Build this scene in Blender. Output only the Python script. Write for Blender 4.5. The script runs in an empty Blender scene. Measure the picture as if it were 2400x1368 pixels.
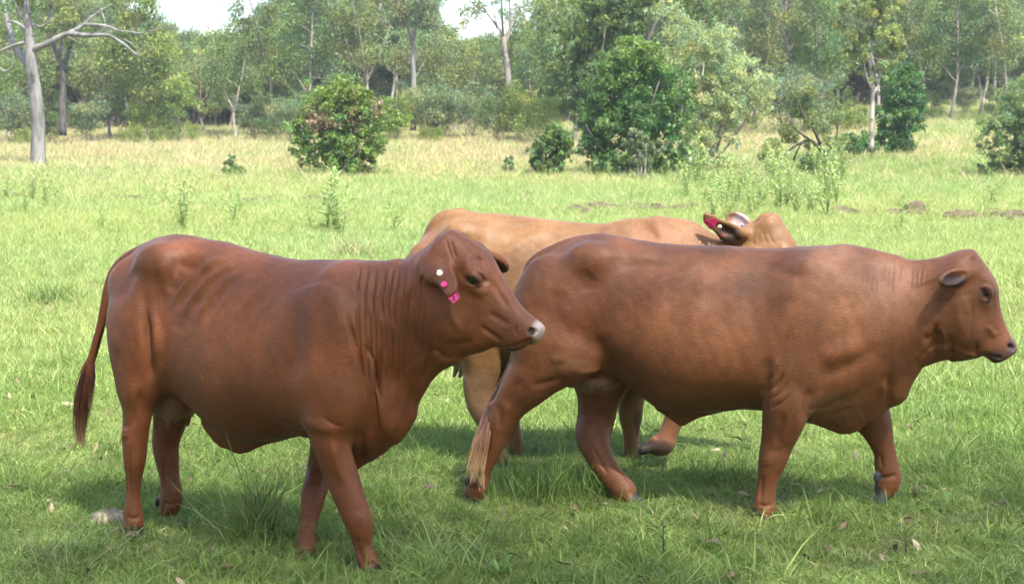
import bpy, bmesh, math, random
import numpy as np
from mathutils import Vector, Matrix
SUN_AZ_DEG, VOX, DENS, SHADE_N, SHX, SHY, HAZE = 150.0, .007, 1.0, 35000, 5.3, -1.8, .0003

# ------------------------------------------------------------------ camera, sky, sun, exposure
S = bpy.context.scene
F = 3750.0                      # focal length in photo pixels (2400 wide)
CAMZ = 1.75
PITCH = math.atan((684 - 330) / F)
cam_d = bpy.data.cameras.new('camera'); cam = bpy.data.objects.new('camera', cam_d)
S.collection.objects.link(cam); S.camera = cam
cam.location = (0, 0, CAMZ); cam.rotation_euler = (math.radians(90) - PITCH, 0, 0)
cam_d.sensor_width = 36.0; cam_d.lens = F / 2400 * 36
cam_d.clip_start = 0.1; cam_d.clip_end = 3000
cam_d.dof.use_dof = True; cam_d.dof.focus_distance = 7.0; cam_d.dof.aperture_fstop = 8.0

SUN_EL, SUN_AZ = math.radians(57), math.radians(SUN_AZ_DEG)   # azimuth from +Y towards +X
w = bpy.data.worlds.new('World'); S.world = w; w.use_nodes = True
nt = w.node_tree; bg = nt.nodes['Background']
sky = nt.nodes.new('ShaderNodeTexSky'); sky.sky_type = 'NISHITA'; sky.sun_disc = False
sky.sun_elevation = SUN_EL; sky.sun_rotation = SUN_AZ
sky.air_density = 1.0; sky.dust_density = 2.5; sky.ozone_density = 1.0
nt.links.new(sky.outputs[0], bg.inputs[0]); bg.inputs[1].default_value = 0.15
sd = bpy.data.lights.new('sun', 'SUN'); sun = bpy.data.objects.new('sun', sd); S.collection.objects.link(sun)
sd.energy = 3.6; sd.angle = math.radians(0.53); sd.color = (1.0, 0.95, 0.87)
SUN_DIR = Vector((math.sin(SUN_AZ) * math.cos(SUN_EL), math.cos(SUN_AZ) * math.cos(SUN_EL), math.sin(SUN_EL)))
sun.rotation_euler = SUN_DIR.to_track_quat('Z', 'Y').to_euler(); sun.location = SUN_DIR * 60
S.view_settings.view_transform = 'Standard'; S.view_settings.look = 'None'
S.view_settings.exposure = 2.02; S.view_settings.gamma = 1.0; S.view_settings.use_curve_mapping = False
S.cycles.use_denoising = True
S.cycles.max_bounces = 6; S.cycles.diffuse_bounces = 3; S.cycles.transmission_bounces = 4
S.cycles.transparent_max_bounces = 8; S.cycles.sample_clamp_indirect = 6.0

# ------------------------------------------------------------------ helpers
CA, SA = math.cos(PITCH), math.sin(PITCH)
def ray(px, py):
    y = (684 - py) / F
    return np.array([(px - 1200) / F, CA + SA * y, -SA + CA * y])
def project(P):                     # world (n,3) -> photo pixels (n,2)
    q = P - np.array([0, 0, CAMZ])
    d = q[:, 1] * CA - q[:, 2] * SA
    v = q[:, 1] * SA + q[:, 2] * CA
    return np.stack([1200 + F * q[:, 0] / d, 684 - F * v / d], 1)
def smooth01(x, a, b):
    t = np.clip((x - a) / (b - a), 0, 1); return t * t * (3 - 2 * t)
def ground_z(x, y):
    x = np.asarray(x, float); y = np.asarray(y, float)
    a = np.clip(x / np.maximum(y, 20.0), -0.5, 0.5)
    rise = np.interp(a, [-.35, -.05, .10, .28, .4], [2.25, 2.75, 3.5, 5.2, 6.0])
    far = np.clip((y - 150) / 150, 0, 6) * 5.0
    t = np.clip((y - 60) / 90, 0, 1)
    z = rise * t ** 1.35 + far
    z = z + 0.035 * np.sin(x * .55 + 1.3) * np.sin(y * .47 + .4) * np.clip((y - 9) / 8, 0, 1)
    z = z + 0.12 * np.sin(x * .13 + 2.0) * np.sin(y * .11) * np.clip((y - 30) / 40, 0, 1)
    return z
def on_ground(px, d):               # the point of the ground seen d metres out in photo column px
    x = (px - 1200) / F * d
    return float(x), float(d), float(ground_z(x, d))

def mesh_obj(name, V, faces, mat=None, parent=None, smooth=True, link=True, mats=None, midx=None):
    """faces: list of int arrays (n,k)"""
    me = bpy.data.meshes.new(name)
    V = np.asarray(V, np.float32)
    faces = [np.asarray(f, np.int32) for f in faces if len(f)]
    me.vertices.add(len(V)); me.vertices.foreach_set('co', V.ravel())
    nl = sum(f.size for f in faces); npoly = sum(len(f) for f in faces)
    me.loops.add(nl); me.polygons.add(npoly)
    me.loops.foreach_set('vertex_index', np.concatenate([f.ravel() for f in faces]))
    tot = np.concatenate([np.full(len(f), f.shape[1], np.int32) for f in faces])
    st = np.concatenate([[0], np.cumsum(tot)[:-1]]).astype(np.int32)
    me.polygons.foreach_set('loop_start', st)
    me.polygons.foreach_set('use_smooth', np.full(npoly, smooth))
    if mat: me.materials.append(mat)
    if mats:
        for m in mats: me.materials.append(m)
        if midx is not None: me.polygons.foreach_set('material_index', np.asarray(midx, np.int32))
    me.update(calc_edges=True)
    o = bpy.data.objects.new(name, me)
    if link: S.collection.objects.link(o)
    if parent: o.parent = parent
    return o
def set_attr(o, name, arr):
    arr = np.asarray(arr, np.float32)
    if arr.ndim == 1:
        a = o.data.attributes.new(name, 'FLOAT', 'POINT'); a.data.foreach_set('value', arr)
    else:
        if arr.shape[1] == 3: arr = np.concatenate([arr, np.ones((len(arr), 1), np.float32)], 1)
        a = o.data.attributes.new(name, 'FLOAT_COLOR', 'POINT'); a.data.foreach_set('color', arr.ravel())
def tag(o, label=None, cat=None, group=None, kind=None):
    if label: o['label'] = label
    if cat: o['category'] = cat
    if group: o['group'] = group
    if kind: o['kind'] = kind
    return o
def empty(name, loc, rz=0.0):
    o = bpy.data.objects.new(name, None); S.collection.objects.link(o)
    o.location = loc; o.rotation_euler = (0, 0, rz); o.empty_display_size = .2
    return o
def children(o): return [c for c in bpy.data.objects if c.parent == o]

def tube(path, rad, n=6, cap=True):
    """swept tube; returns V, [quads, tris]"""
    P = np.asarray(path, float); R = np.asarray(rad, float)
    T = np.gradient(P, axis=0); T /= np.linalg.norm(T, axis=1)[:, None] + 1e-9
    ref = np.array([0, 0, 1.0]) if abs(T[0, 2]) < .9 else np.array([1.0, 0, 0])
    A = np.cross(T, ref); A /= np.linalg.norm(A, axis=1)[:, None] + 1e-9
    B = np.cross(T, A)
    ang = np.linspace(0, 2 * math.pi, n, endpoint=False)
    V = P[:, None, :] + R[:, None, None] * (np.cos(ang)[None, :, None] * A[:, None] + np.sin(ang)[None, :, None] * B[:, None])
    m = len(P); V = V.reshape(-1, 3)
    i = np.arange(m - 1)[:, None] * n; j = np.arange(n)[None]; k = (j + 1) % n
    Q = np.stack([i + j, i + k, i + n + k, i + n + j], -1).reshape(-1, 4)
    Tn = np.zeros((0, 3), int)
    if cap:
        V = np.vstack([V, P[0], P[-1]]); a, b = m * n, m * n + 1
        jj = np.arange(n); kk = (jj + 1) % n
        Tn = np.vstack([np.stack([kk, jj, np.full(n, a)], 1), np.stack([(m - 1) * n + jj, (m - 1) * n + kk, np.full(n, b)], 1)])
    return V, Q, Tn
class Geo:                          # collects pieces of ONE mesh
    def __init__(s): s.V = []; s.Q = []; s.T = []; s.n = 0; s.C = []; s.M = []; s.MT = []
    def add(s, V, Q=None, T=None, c=None, m=0):
        V = np.asarray(V, float)
        if Q is not None and len(Q): s.Q.append(np.asarray(Q) + s.n); s.M.append(np.full(len(Q), m))
        if T is not None and len(T): s.T.append(np.asarray(T) + s.n); s.MT.append(np.full(len(T), m))
        s.V.append(V); s.n += len(V)
        cc = np.zeros((len(V), 3)) + (c if c is not None else (1, 1, 1)); s.C.append(cc)
    def build(s, name, mat=None, parent=None, smooth=True, link=True, mats=None):
        f = []; mi = []
        if s.Q: f.append(np.vstack(s.Q)); mi.append(np.concatenate(s.M))
        if s.T: f.append(np.vstack(s.T)); mi.append(np.concatenate(s.MT))
        o = mesh_obj(name, np.vstack(s.V), f, mat, parent, smooth, link, mats, np.concatenate(mi))
        set_attr(o, 'Col', np.vstack(s.C))
        return o

def new_mat(name):
    m = bpy.data.materials.new(name); m.use_nodes = True
    m.node_tree.nodes.clear(); return m, m.node_tree.nodes, m.node_tree.links
def N(nodes, t, **kw):
    n = nodes.new(t)
    for k, v in kw.items():
        if k.startswith('i_'):
            key = k[2:]; n.inputs[int(key) if key.isdigit() else key].default_value = v
        else: setattr(n, k, v)
    return n
def out(nodes, links, sh):
    o = nodes.new('ShaderNodeOutputMaterial'); links.new(sh, o.inputs[0]); return o
# ------------------------------------------------------------------ the cattle: implicit surfaces polygonised by surface nets
def smooth_table(xs, ys, lo, hi, n=160, sig=0.02):
    o = np.argsort(xs); xs = np.asarray(xs)[o]; ys = np.asarray(ys)[o]
    t = np.linspace(lo, hi, n); y = np.interp(t, xs, ys)
    k = max(1, int(sig / (hi - lo) * n)); 
    g = np.exp(-.5 * (np.arange(-3 * k, 3 * k + 1) / k) ** 2); g /= g.sum()
    yp = np.concatenate([2 * y[0] - y[3 * k:0:-1] if 3 * k < n else np.full(3 * k, y[0]), y, 2 * y[-1] - y[-2:-3 * k - 2:-1]])
    return t, np.convolve(yp, g, 'valid')[:n]

class Field:
    def __init__(s, lo, hi, h):
        s.lo = np.array(lo, float); s.h = h
        s.n = np.ceil((np.array(hi) - s.lo) / h).astype(int) + 1
        s.ax = [(s.lo[i] + h * np.arange(s.n[i])).astype(np.float32) for i in range(3)]
        s.D = np.full(s.n, 0.5, np.float32)
    def box(s, lo, hi, pad):
        a = np.clip(np.floor((np.array(lo) - pad - s.lo) / s.h).astype(int), 0, s.n - 1)
        b = np.clip(np.ceil((np.array(hi) + pad - s.lo) / s.h).astype(int) + 1, a + 2, s.n)
        sl = tuple(slice(a[i], b[i]) for i in range(3))
        return sl, s.ax[0][sl[0]][:, None, None], s.ax[1][sl[1]][None, :, None], s.ax[2][sl[2]][None, None, :]
    def union(s, sl, d, k):
        a = s.D[sl]; h = np.maximum(k - np.abs(a - d), 0) / k
        s.D[sl] = np.minimum(a, d) - h * h * k * .25
    def cut(s, sl, d, k):           # smooth subtraction
        a = s.D[sl]; b = -d; h = np.maximum(k - np.abs(a - b), 0) / k
        s.D[sl] = np.maximum(a, b) + h * h * k * .25
    def cone(s, p, q, r1, r2, k=.04, sq=1.0, cut=False):
        p = np.array(p, float); q = np.array(q, float); R = max(r1, r2) + k
        sl, X, Y, Z = s.box(np.minimum(p, q) , np.maximum(p, q), R)
        Y = Y / sq; p = p * [1, 1 / sq, 1]; q = q * [1, 1 / sq, 1]; v = q - p; L = v @ v + 1e-9
        dx, dy, dz = X - p[0], Y - p[1], Z - p[2]
        t = np.clip((dx * v[0] + dy * v[1] + dz * v[2]) / L, 0, 1)
        d = np.sqrt((dx - t * v[0]) ** 2 + (dy - t * v[1]) ** 2 + (dz - t * v[2]) ** 2) - (r1 + (r2 - r1) * t)
        d = (d * (1.0 if sq >= 1 else (sq + 1) / 2)).astype(np.float32)
        (s.cut if cut else s.union)(sl, d, k)
    def chain(s, pts, k=.03, sq=1.0, sub=4):
        A = np.array([[*p, r] for p, r in pts]); n = len(A); E = np.vstack([2 * A[0] - A[1], A, 2 * A[-1] - A[-2]])
        P = []
        for i in range(n - 1):      # Catmull-Rom through the joints
            a, b, c, d = E[i:i + 4]
            for t in np.arange(sub) / sub:
                P.append(.5 * (2 * b + (c - a) * t + (2 * a - 5 * b + 4 * c - d) * t * t + (3 * b - a - 3 * c + d) * t ** 3))
        P.append(A[-1])
        f = Field.__new__(Field); R = A[:, 3].max() + k
        P = np.array(P); sl, X, Y, Z = s.box(P[:, :3].min(0), P[:, :3].max(0), R + .02)
        best = None
        for a, b in zip(P[:-1], P[1:]):     # union of the short cones with a small blend, then one blend with the body
            pa, pb = a[:3] * [1, 1 / sq, 1], b[:3] * [1, 1 / sq, 1]; v = pb - pa; L = v @ v + 1e-9; Ys = Y / sq
            t = np.clip(((X - pa[0]) * v[0] + (Ys - pa[1]) * v[1] + (Z - pa[2]) * v[2]) / L, 0, 1)
            d = np.sqrt((X - pa[0] - t * v[0]) ** 2 + (Ys - pa[1] - t * v[1]) ** 2 + (Z - pa[2] - t * v[2]) ** 2) - (a[3] + (b[3] - a[3]) * t)
            d = d.astype(np.float32) * ((sq + 1) / 2)
            if best is None: best = d
            else:
                h = np.maximum(.012 - np.abs(best - d), 0) / .012; best = np.minimum(best, d) - h * h * .003
        s.union(sl, best, k)
    def ell(s, c, A, k=.04, cut=False):   # A: three axis vectors with lengths
        c = np.array(c, float); A = np.array(A, float); R = np.abs(A).sum(0)
        sl, X, Y, Z = s.box(c - R, c + R, k)
        L = np.linalg.norm(A, axis=1)
        q = [((X - c[0]) * A[i, 0] + (Y - c[1]) * A[i, 1] + (Z - c[2]) * A[i, 2]) / L[i] ** 2 for i in range(3)]
        k0 = np.sqrt(q[0] ** 2 + q[1] ** 2 + q[2] ** 2)
        k1 = np.sqrt((q[0] / L[0]) ** 2 + (q[1] / L[1]) ** 2 + (q[2] / L[2]) ** 2) + 1e-6
        d = (k0 * (k0 - 1) / k1).astype(np.float32)
        (s.cut if cut else s.union)(sl, d, k)
    def loft(s, o, a, b, t0, t1, top, bot, w, cap=.05, k=.05, nu=2.0, nl=2.0, mid=.5, p=2.0, cs=None, sig=.02):
        """top/bot/w/...: (t, value) arrays along axis a; b is 'up', lateral = rest"""
        o = np.array(o, float); a = np.array(a, float); b = np.array(b, float); c = np.cross(a, b)
        T_, top_ = smooth_table(*top, t0, t1, sig=sig); bot_ = smooth_table(*bot, t0, t1, sig=sig)[1]; w_ = smooth_table(*w, t0, t1, sig=sig)[1]
        def tab(v): return smooth_table(*v, t0, t1, sig=sig)[1] if isinstance(v, tuple) else np.full(len(T_), float(v))
        mid_, nu_, nl_ = tab(mid), tab(nu), tab(nl); cs_ = tab(cs if cs is not None else 0.0)
        cor = []
        for tt, hi_, lo_, ww, cc in zip(T_, top_, bot_, w_, cs_):
            for bb in (hi_, lo_):
                for sg in (-ww, ww): cor.append(o + a * tt + b * bb + c * (sg + cc))
        cor += [o + a * (t0 - cap) + b * bot_.mean(), o + a * (t1 + cap) + b * bot_.mean()]
        cor = np.array(cor)
        sl, X, Y, Z = s.box(cor.min(0), cor.max(0), k + .02)
        X, Y, Z = X - o[0], Y - o[1], Z - o[2]
        T = X * a[0] + Y * a[1] + Z * a[2] + 0 * X; Bv = X * b[0] + Y * b[1] + Z * b[2]; Cv = X * c[0] + Y * c[1] + Z * c[2]
        tc = np.clip(T, t0, t1); fi = (tc - t0) / (t1 - t0) * (len(T_) - 1)
        i0 = np.minimum(fi.astype(int), len(T_) - 2); fr = (fi - i0).astype(np.float32)
        def L(tb): tb = tb.astype(np.float32); return tb[i0] * (1 - fr) + tb[i0 + 1] * fr
        hi_, lo_, ww = L(top_), L(bot_), L(w_)
        m = lo_ + L(mid_) * (hi_ - lo_); up = Bv > m
        v = np.abs(Bv - m) / np.where(up, hi_ - m, m - lo_)
        n = np.where(up, L(nu_), L(nl_))
        val = (np.abs(Cv - L(cs_)) / ww) ** p + v ** n + ((T - tc) / cap) ** 2
        g = (np.sqrt(val) - 1).astype(np.float32)
        gr = np.gradient(g, s.h)
        gm = np.sqrt(gr[0] ** 2 + gr[1] ** 2 + gr[2] ** 2)
        d = g / np.maximum(gm, 1.5)
        s.union(sl, np.clip(d, -.3, .5), k)
    def sheet(s, o, a, b, poly, cen, half, edge, k=.03):
        """inflated outline: poly (t,b) pairs in the plane o,a,b; thickness 'edge' at the rim growing to 'half' inside"""
        o = np.array(o, float); a = np.array(a, float); b = np.array(b, float); c = np.cross(a, b)
        poly = np.array(poly, float)
        cor = np.array([o + a * t + b * v + c * (cen + sg * half) for t, v in poly for sg in (-1, 1)])
        sl, X, Y, Z = s.box(cor.min(0), cor.max(0), k + .02)
        X, Y, Z = X - o[0], Y - o[1], Z - o[2]
        T = X * a[0] + Y * a[1] + Z * a[2]; Bv = X * b[0] + Y * b[1] + Z * b[2]; Cv = X * c[0] + Y * c[1] + Z * c[2] - cen
        d2 = np.full(T.shape if T.shape == Bv.shape else np.broadcast_shapes(T.shape, Bv.shape), 9., np.float32); ins = np.zeros(d2.shape, bool)
        n = len(poly)
        for i in range(n):
            p, q = poly[i], poly[(i + 1) % n]; e = q - p
            tt = np.clip(((T - p[0]) * e[0] + (Bv - p[1]) * e[1]) / (e @ e + 1e-12), 0, 1)
            d2 = np.minimum(d2, (T - p[0] - tt * e[0]) ** 2 + (Bv - p[1] - tt * e[1]) ** 2)
            cond = ((p[1] > Bv) != (q[1] > Bv)) & (T < e[0] * (Bv - p[1]) / (e[1] if abs(e[1]) > 1e-9 else 1e-9) + p[0])
            ins ^= cond
        sd = np.sqrt(d2) * np.where(ins, -1, 1)
        th = edge + (half - edge) * np.clip(-sd / .16, 0, 1) ** .8
        dl = np.abs(Cv) - th
        ax_, bx = np.maximum(sd + edge, 0), np.maximum(dl + edge, 0)
        d = np.minimum(np.maximum(sd + edge, dl + edge), 0) + np.sqrt(ax_ ** 2 + bx ** 2) - edge
        s.union(sl, d.astype(np.float32), k)
    def polygonise(s):
        D = s.D; n = np.array(D.shape); h = s.h
        cid = lambda i, j, k: (i * n[1] + j) * n[2] + k
        cells, pts, quads = [], [], []
        sg = D < 0
        for ax in range(3):
            A = [slice(None)] * 3; B = [slice(None)] * 3; A[ax] = slice(0, -1); B[ax] = slice(1, None)
            i, j, k = np.nonzero(sg[tuple(A)] != sg[tuple(B)])
            ok = (i > 0) & (j > 0) & (k > 0); i, j, k = i[ok], j[ok], k[ok]
            idx = [i, j, k]; idx2 = [i.copy(), j.copy(), k.copy()]; idx2[ax] += 1
            d0 = D[i, j, k]; d1 = D[tuple(idx2)]; t = d0 / (d0 - d1)
            P = np.stack(idx, 1).astype(float); P[:, ax] += t
            o1, o2 = [x for x in range(3) if x != ax]
            cs_ = []
            for a_, b_ in ((1, 1), (0, 1), (0, 0), (1, 0)):
                q = [i.copy(), j.copy(), k.copy()]; q[o1] -= a_; q[o2] -= b_; cs_.append(cid(*q)); cells.append(cs_[-1]); pts.append(P)
            q4 = np.stack(cs_, 1); flip = (d0 < 0) ^ (ax == 1)
            q4[flip] = q4[flip][:, ::-1]; quads.append(q4)
        cells = np.concatenate(cells); pts = np.concatenate(pts); quads = np.concatenate(quads)
        u, inv = np.unique(cells, return_inverse=True); cnt = np.bincount(inv)
        V = np.stack([np.bincount(inv, pts[:, a]) / cnt for a in range(3)], 1) * h + s.lo
        Q = np.searchsorted(u, quads)
        return V, Q
def laplace(V, Q, it=3, lam=.5, mu=-.52):
    e = np.vstack([Q[:, [0, 1]], Q[:, [1, 2]], Q[:, [2, 3]], Q[:, [3, 0]]])
    a = np.concatenate([e[:, 0], e[:, 1]]); b = np.concatenate([e[:, 1], e[:, 0]])
    cnt = np.bincount(a, minlength=len(V))[:, None]
    for i in range(it):
        for l in (lam, mu):
            m = np.stack([np.bincount(a, V[b, c], minlength=len(V)) for c in range(3)], 1) / cnt
            V = V + l * (m - V)
    return V
def subdivide(V, Q):
    e = np.sort(np.vstack([Q[:, [0, 1]], Q[:, [1, 2]], Q[:, [2, 3]], Q[:, [3, 0]]]), 1).astype(np.int64)
    key = e[:, 0] * len(V) + e[:, 1]; u, inv = np.unique(key, return_inverse=True); a, b = u // len(V), u % len(V)
    M = (V[a] + V[b]) / 2; Cn = V[Q].mean(1); n, m = len(Q), len(V); E = m + inv.reshape(4, n).T; c = m + len(M) + np.arange(n)
    V2 = np.vstack([V, M, Cn]); Q2 = np.vstack([np.stack([Q[:, i], E[:, i], c, E[:, (i - 1) % 4]], 1) for i in range(4)])
    return V2, Q2
def vnormals(V, Q):
    n = np.cross(V[Q[:, 2]] - V[Q[:, 0]], V[Q[:, 3]] - V[Q[:, 1]])
    N_ = np.stack([np.bincount(Q.ravel(), np.repeat(n[:, c], 4), minlength=len(V)) for c in range(3)], 1)
    return N_ / (np.linalg.norm(N_, axis=1)[:, None] + 1e-12)

class Beast:
    """cow frame: u forward, s towards the near (camera) flank, z up; outlines measured in photo pixels on a plane s = const"""
    def __init__(s, origin, yaw):
        s.O = np.array(origin, float); th = math.radians(yaw); s.yaw = yaw
        s.H = np.array([math.cos(th), -math.sin(th), 0]); s.Nn = np.array([-math.sin(th), -math.cos(th), 0])
        s.C = np.array([0, 0, CAMZ])
    def world(s, L): L = np.atleast_2d(L); return s.O + L[:, :1] * s.H + L[:, 1:2] * s.Nn + L[:, 2:3] * np.array([0, 0, 1.0])
    def local(s, W): q = np.atleast_2d(W) - s.O; return np.stack([q @ s.H, q @ s.Nn, q[:, 2]], 1)
    def at(s, px, py, lat=0.0):
        d = ray(px, py); t = (lat - (s.C - s.O) @ s.Nn) / (d @ s.Nn); P = s.C + t * d
        q = P - s.O; return np.array([q @ s.H, lat, P[2]])
    def at_plane(s, px, py, o, n):      # o, n local
        d = ray(px, py); dl = np.array([d @ s.H, d @ s.Nn, d[2]]); cl = s.local(s.C)[0]
        t = ((o - cl) @ n) / (dl @ n); return cl + t * dl
    def m(s, rpx, p): W = s.world(p)[0]; return rpx * (W[1] * CA - (W[2] - CAMZ) * SA) / F
    def J(s, px, py, lat, r): p = s.at(px, py, lat); return (p, s.m(r, p))

def seg_stroke(P, pts, width, taper=.25):
    """weight of a soft line through pixel points pts at pixel positions P"""
    pts = np.asarray(pts, float)
    if len(pts) > 2:                 # round the polyline
        t = np.arange(len(pts)); tt = np.linspace(0, len(pts) - 1, (len(pts) - 1) * 5 + 1)
        xs = np.stack([np.interp(tt, t, pts[:, i]) for i in (0, 1)], 1)
        for _ in range(4): xs[1:-1] = (xs[:-2] + xs[2:] + 2 * xs[1:-1]) / 4
        pts = xs
    L = np.concatenate([[0], np.cumsum(np.linalg.norm(np.diff(pts, axis=0), axis=1))]); tot = L[-1]
    out_ = np.zeros(len(P)); sel = np.nonzero(np.all((P > pts.min(0) - 3.2 * width) & (P < pts.max(0) + 3.2 * width), axis=1))[0]
    if len(sel) == 0: return out_
    P = P[sel]; best = np.full(len(P), 1e9); par = np.zeros(len(P))
    for i in range(len(pts) - 1):
        p, e = pts[i], pts[i + 1] - pts[i]; l2 = e @ e + 1e-9
        t = np.clip((P - p) @ e / l2, 0, 1); d = np.linalg.norm(P - p - t[:, None] * e, axis=1)
        mk = d < best; best[mk] = d[mk]; par[mk] = (L[i] + t[mk] * math.sqrt(l2)) / tot
    tp = smooth01(par, 0, taper) * smooth01(1 - par, 0, taper) if taper > 0 else 1.0
    out_[sel] = np.exp(-(best / width) ** 2) * tp; return out_

def cow_material():
    m, n, l = new_mat('cow_coat')
    at = N(n, 'ShaderNodeAttribute', attribute_name='Col'); at2 = N(n, 'ShaderNodeAttribute', attribute_name='hair')
    tc = N(n, 'ShaderNodeTexCoord')
    big = N(n, 'ShaderNodeTexNoise', i_Scale=3.6, i_Detail=7.0, i_Roughness=.62); l.new(tc.outputs['Object'], big.inputs['Vector'])
    mp = N(n, 'ShaderNodeMapping'); mp.inputs['Scale'].default_value = (12, 24, 42); mp.inputs['Rotation'].default_value = (0, .5, 0)
    l.new(tc.outputs['Object'], mp.inputs['Vector'])
    hair = N(n, 'ShaderNodeTexNoise', i_Scale=4.0, i_Detail=3.0, i_Roughness=.7); l.new(mp.outputs[0], hair.inputs['Vector'])
    r1 = N(n, 'ShaderNodeMapRange', i_1=.3, i_2=.7, i_3=.80, i_4=1.20); l.new(big.outputs[0], r1.inputs[0])
    r2 = N(n, 'ShaderNodeMapRange', i_1=.25, i_2=.75, i_3=.76, i_4=1.24); l.new(hair.outputs[0], r2.inputs[0])
    midn = N(n, 'ShaderNodeTexNoise', i_Scale=21.0, i_Detail=5.0, i_Roughness=.65); l.new(tc.outputs['Object'], midn.inputs['Vector'])
    r3 = N(n, 'ShaderNodeMapRange', i_1=.3, i_2=.7, i_3=.84, i_4=1.16); l.new(midn.outputs[0], r3.inputs[0])
    mu0 = N(n, 'ShaderNodeMath', operation='MULTIPLY'); l.new(r1.outputs[0], mu0.inputs[0]); l.new(r3.outputs[0], mu0.inputs[1])
    mu = N(n, 'ShaderNodeMath', operation='MULTIPLY'); l.new(mu0.outputs[0], mu.inputs[0]); l.new(r2.outputs[0], mu.inputs[1])
    mxv = N(n, 'ShaderNodeMix', data_type='FLOAT'); l.new(at2.outputs['Fac'], mxv.inputs[0]); mxv.inputs[2].default_value = 1.0; l.new(mu.outputs[0], mxv.inputs[3])
    vm = N(n, 'ShaderNodeVectorMath', operation='SCALE'); l.new(at.outputs['Color'], vm.inputs[0]); l.new(mxv.outputs[0], vm.inputs['Scale'])
    bs = N(n, 'ShaderNodeBsdfPrincipled'); l.new(vm.outputs[0], bs.inputs['Base Color'])
    bs.inputs['Roughness'].default_value = .55; bs.inputs['Specular IOR Level'].default_value = .30
    bs.inputs['Sheen Weight'].default_value = .05; bs.inputs['Sheen Roughness'].default_value = .45; bs.inputs['Sheen Tint'].default_value = (1, .8, .65, 1)
    bp = N(n, 'ShaderNodeBump', i_Strength=.5, i_Distance=.004)
    ml = N(n, 'ShaderNodeMath', operation='MULTIPLY'); l.new(hair.outputs[0], ml.inputs[0]); l.new(at2.outputs['Fac'], ml.inputs[1])
    l.new(ml.outputs[0], bp.inputs['Height']); l.new(bp.outputs[0], bs.inputs['Normal'])
    out(n, l, bs.outputs[0]); return m
def plain_mat(name, col, rough=.5, spec=.5, noise=.0, scale=30):
    m, n, l = new_mat(name); bs = N(n, 'ShaderNodeBsdfPrincipled')
    bs.inputs['Base Color'].default_value = (*col, 1); bs.inputs['Roughness'].default_value = rough; bs.inputs['Specular IOR Level'].default_value = spec
    if noise:
        tc = N(n, 'ShaderNodeTexCoord'); nz = N(n, 'ShaderNodeTexNoise', i_Scale=scale, i_Detail=4.0); l.new(tc.outputs['Object'], nz.inputs['Vector'])
        mr = N(n, 'ShaderNodeMapRange', i_1=.3, i_2=.7, i_3=1 - noise, i_4=1 + noise); l.new(nz.outputs[0], mr.inputs[0])
        vm = N(n, 'ShaderNodeVectorMath', operation='SCALE'); vm.inputs[0].default_value = col; l.new(mr.outputs[0], vm.inputs['Scale']); l.new(vm.outputs[0], bs.inputs['Base Color'])
    out(n, l, bs.outputs[0]); return m
M_COAT = cow_material()
M_EYE = plain_mat('wet_dark_eye', (.006, .005, .005), .06, .6)
M_PINK = plain_mat('pink_plastic', (.62, .035, .16), .38, .5, .08)
M_MAGENTA = plain_mat('magenta_plastic', (.33, .012, .06), .4, .5, .08)
M_CREAM = plain_mat('cream_plastic', (.75, .78, .55), .35, .5, .05)
M_INK = plain_mat('black_ink', (.008, .008, .01), .5)
def switch_mat():
    m, n, l = new_mat('tail_hair'); at = N(n, 'ShaderNodeAttribute', attribute_name='Col'); bs = N(n, 'ShaderNodeBsdfPrincipled')
    l.new(at.outputs['Color'], bs.inputs['Base Color']); bs.inputs['Roughness'].default_value = .5; out(n, l, bs.outputs[0]); return m
M_SWITCH = switch_mat()

def outline_tables(b, pts, o, a, up, n):
    P = np.array([b.at_plane(x, y, o, n) for x, y in pts]) - o
    return (P @ a, P @ up)

def build_body(b, fld, name, label, strokes, paint, base, root, smooth_it=2):
    V, Q = fld.polygonise()
    V = laplace(V, Q, smooth_it); V, Q = subdivide(V, Q); V = laplace(V, Q, 2)
    Nl = vnormals(V, Q)
    W = b.world(V)
    if np.mean(np.sum(Nl * (V - V.mean(0)), 1)) < 0: Q = Q[:, ::-1]; Nl = -Nl
    # strokes: folds, ribs and hollows, pushed along the normal where the flank faces the viewer
    Nw = Nl[:, :1] * b.H + Nl[:, 1:2] * b.Nn + Nl[:, 2:3] * np.array([0, 0, 1.0])
    view = np.array([0, 0, CAMZ]) - W; view /= np.linalg.norm(view, axis=1)[:, None]
    face = smooth01(np.sum(Nw * view, 1), .05, .45)
    px = project(W); disp = np.zeros(len(V))
    for st in strokes:
        pts, wd, dep = st[0], st[1], st[2]; smin = st[3] if len(st) > 3 else -.03; tp = st[4] if len(st) > 4 else .3
        disp += dep * (1.5 if wd < 8 and dep < 0 else 1.2) * 1e-3 * seg_stroke(px, pts, wd, tp) * (V[:, 1] > smin) * face
    nr = np.random.default_rng(9); sk = np.zeros(len(V))      # the unevenness of hide over muscle
    for sc_, am in ((9, 2.6), (17, 1.5), (34, .8), (70, .4)):
        for _ in range(7): sk += am / 2.6 * 1e-3 * np.sin(V @ (nr.normal(0, 1, 3) * sc_ * [1, 1, .6]) + nr.uniform(0, 6.28))
    V = V + Nl * (disp + sk * smooth01(V[:, 2], .05, .5))[:, None]; W = b.world(V)
    col = np.zeros((len(V), 3)) + base; hair = np.ones(len(V))
    for f in paint: col, hair = f(V, px, Nl, col, hair)
    # (u,s,z) is a mirrored frame, so the face order is reversed once in world space
    o = mesh_obj('body', W - np.array(root.location), [Q[:, ::-1]], M_COAT, root)
    set_attr(o, 'Col', col); set_attr(o, 'hair', hair)
    return o
def blend(col, mk, c): return col * (1 - mk[:, None]) + np.array(c) * mk[:, None]
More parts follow.
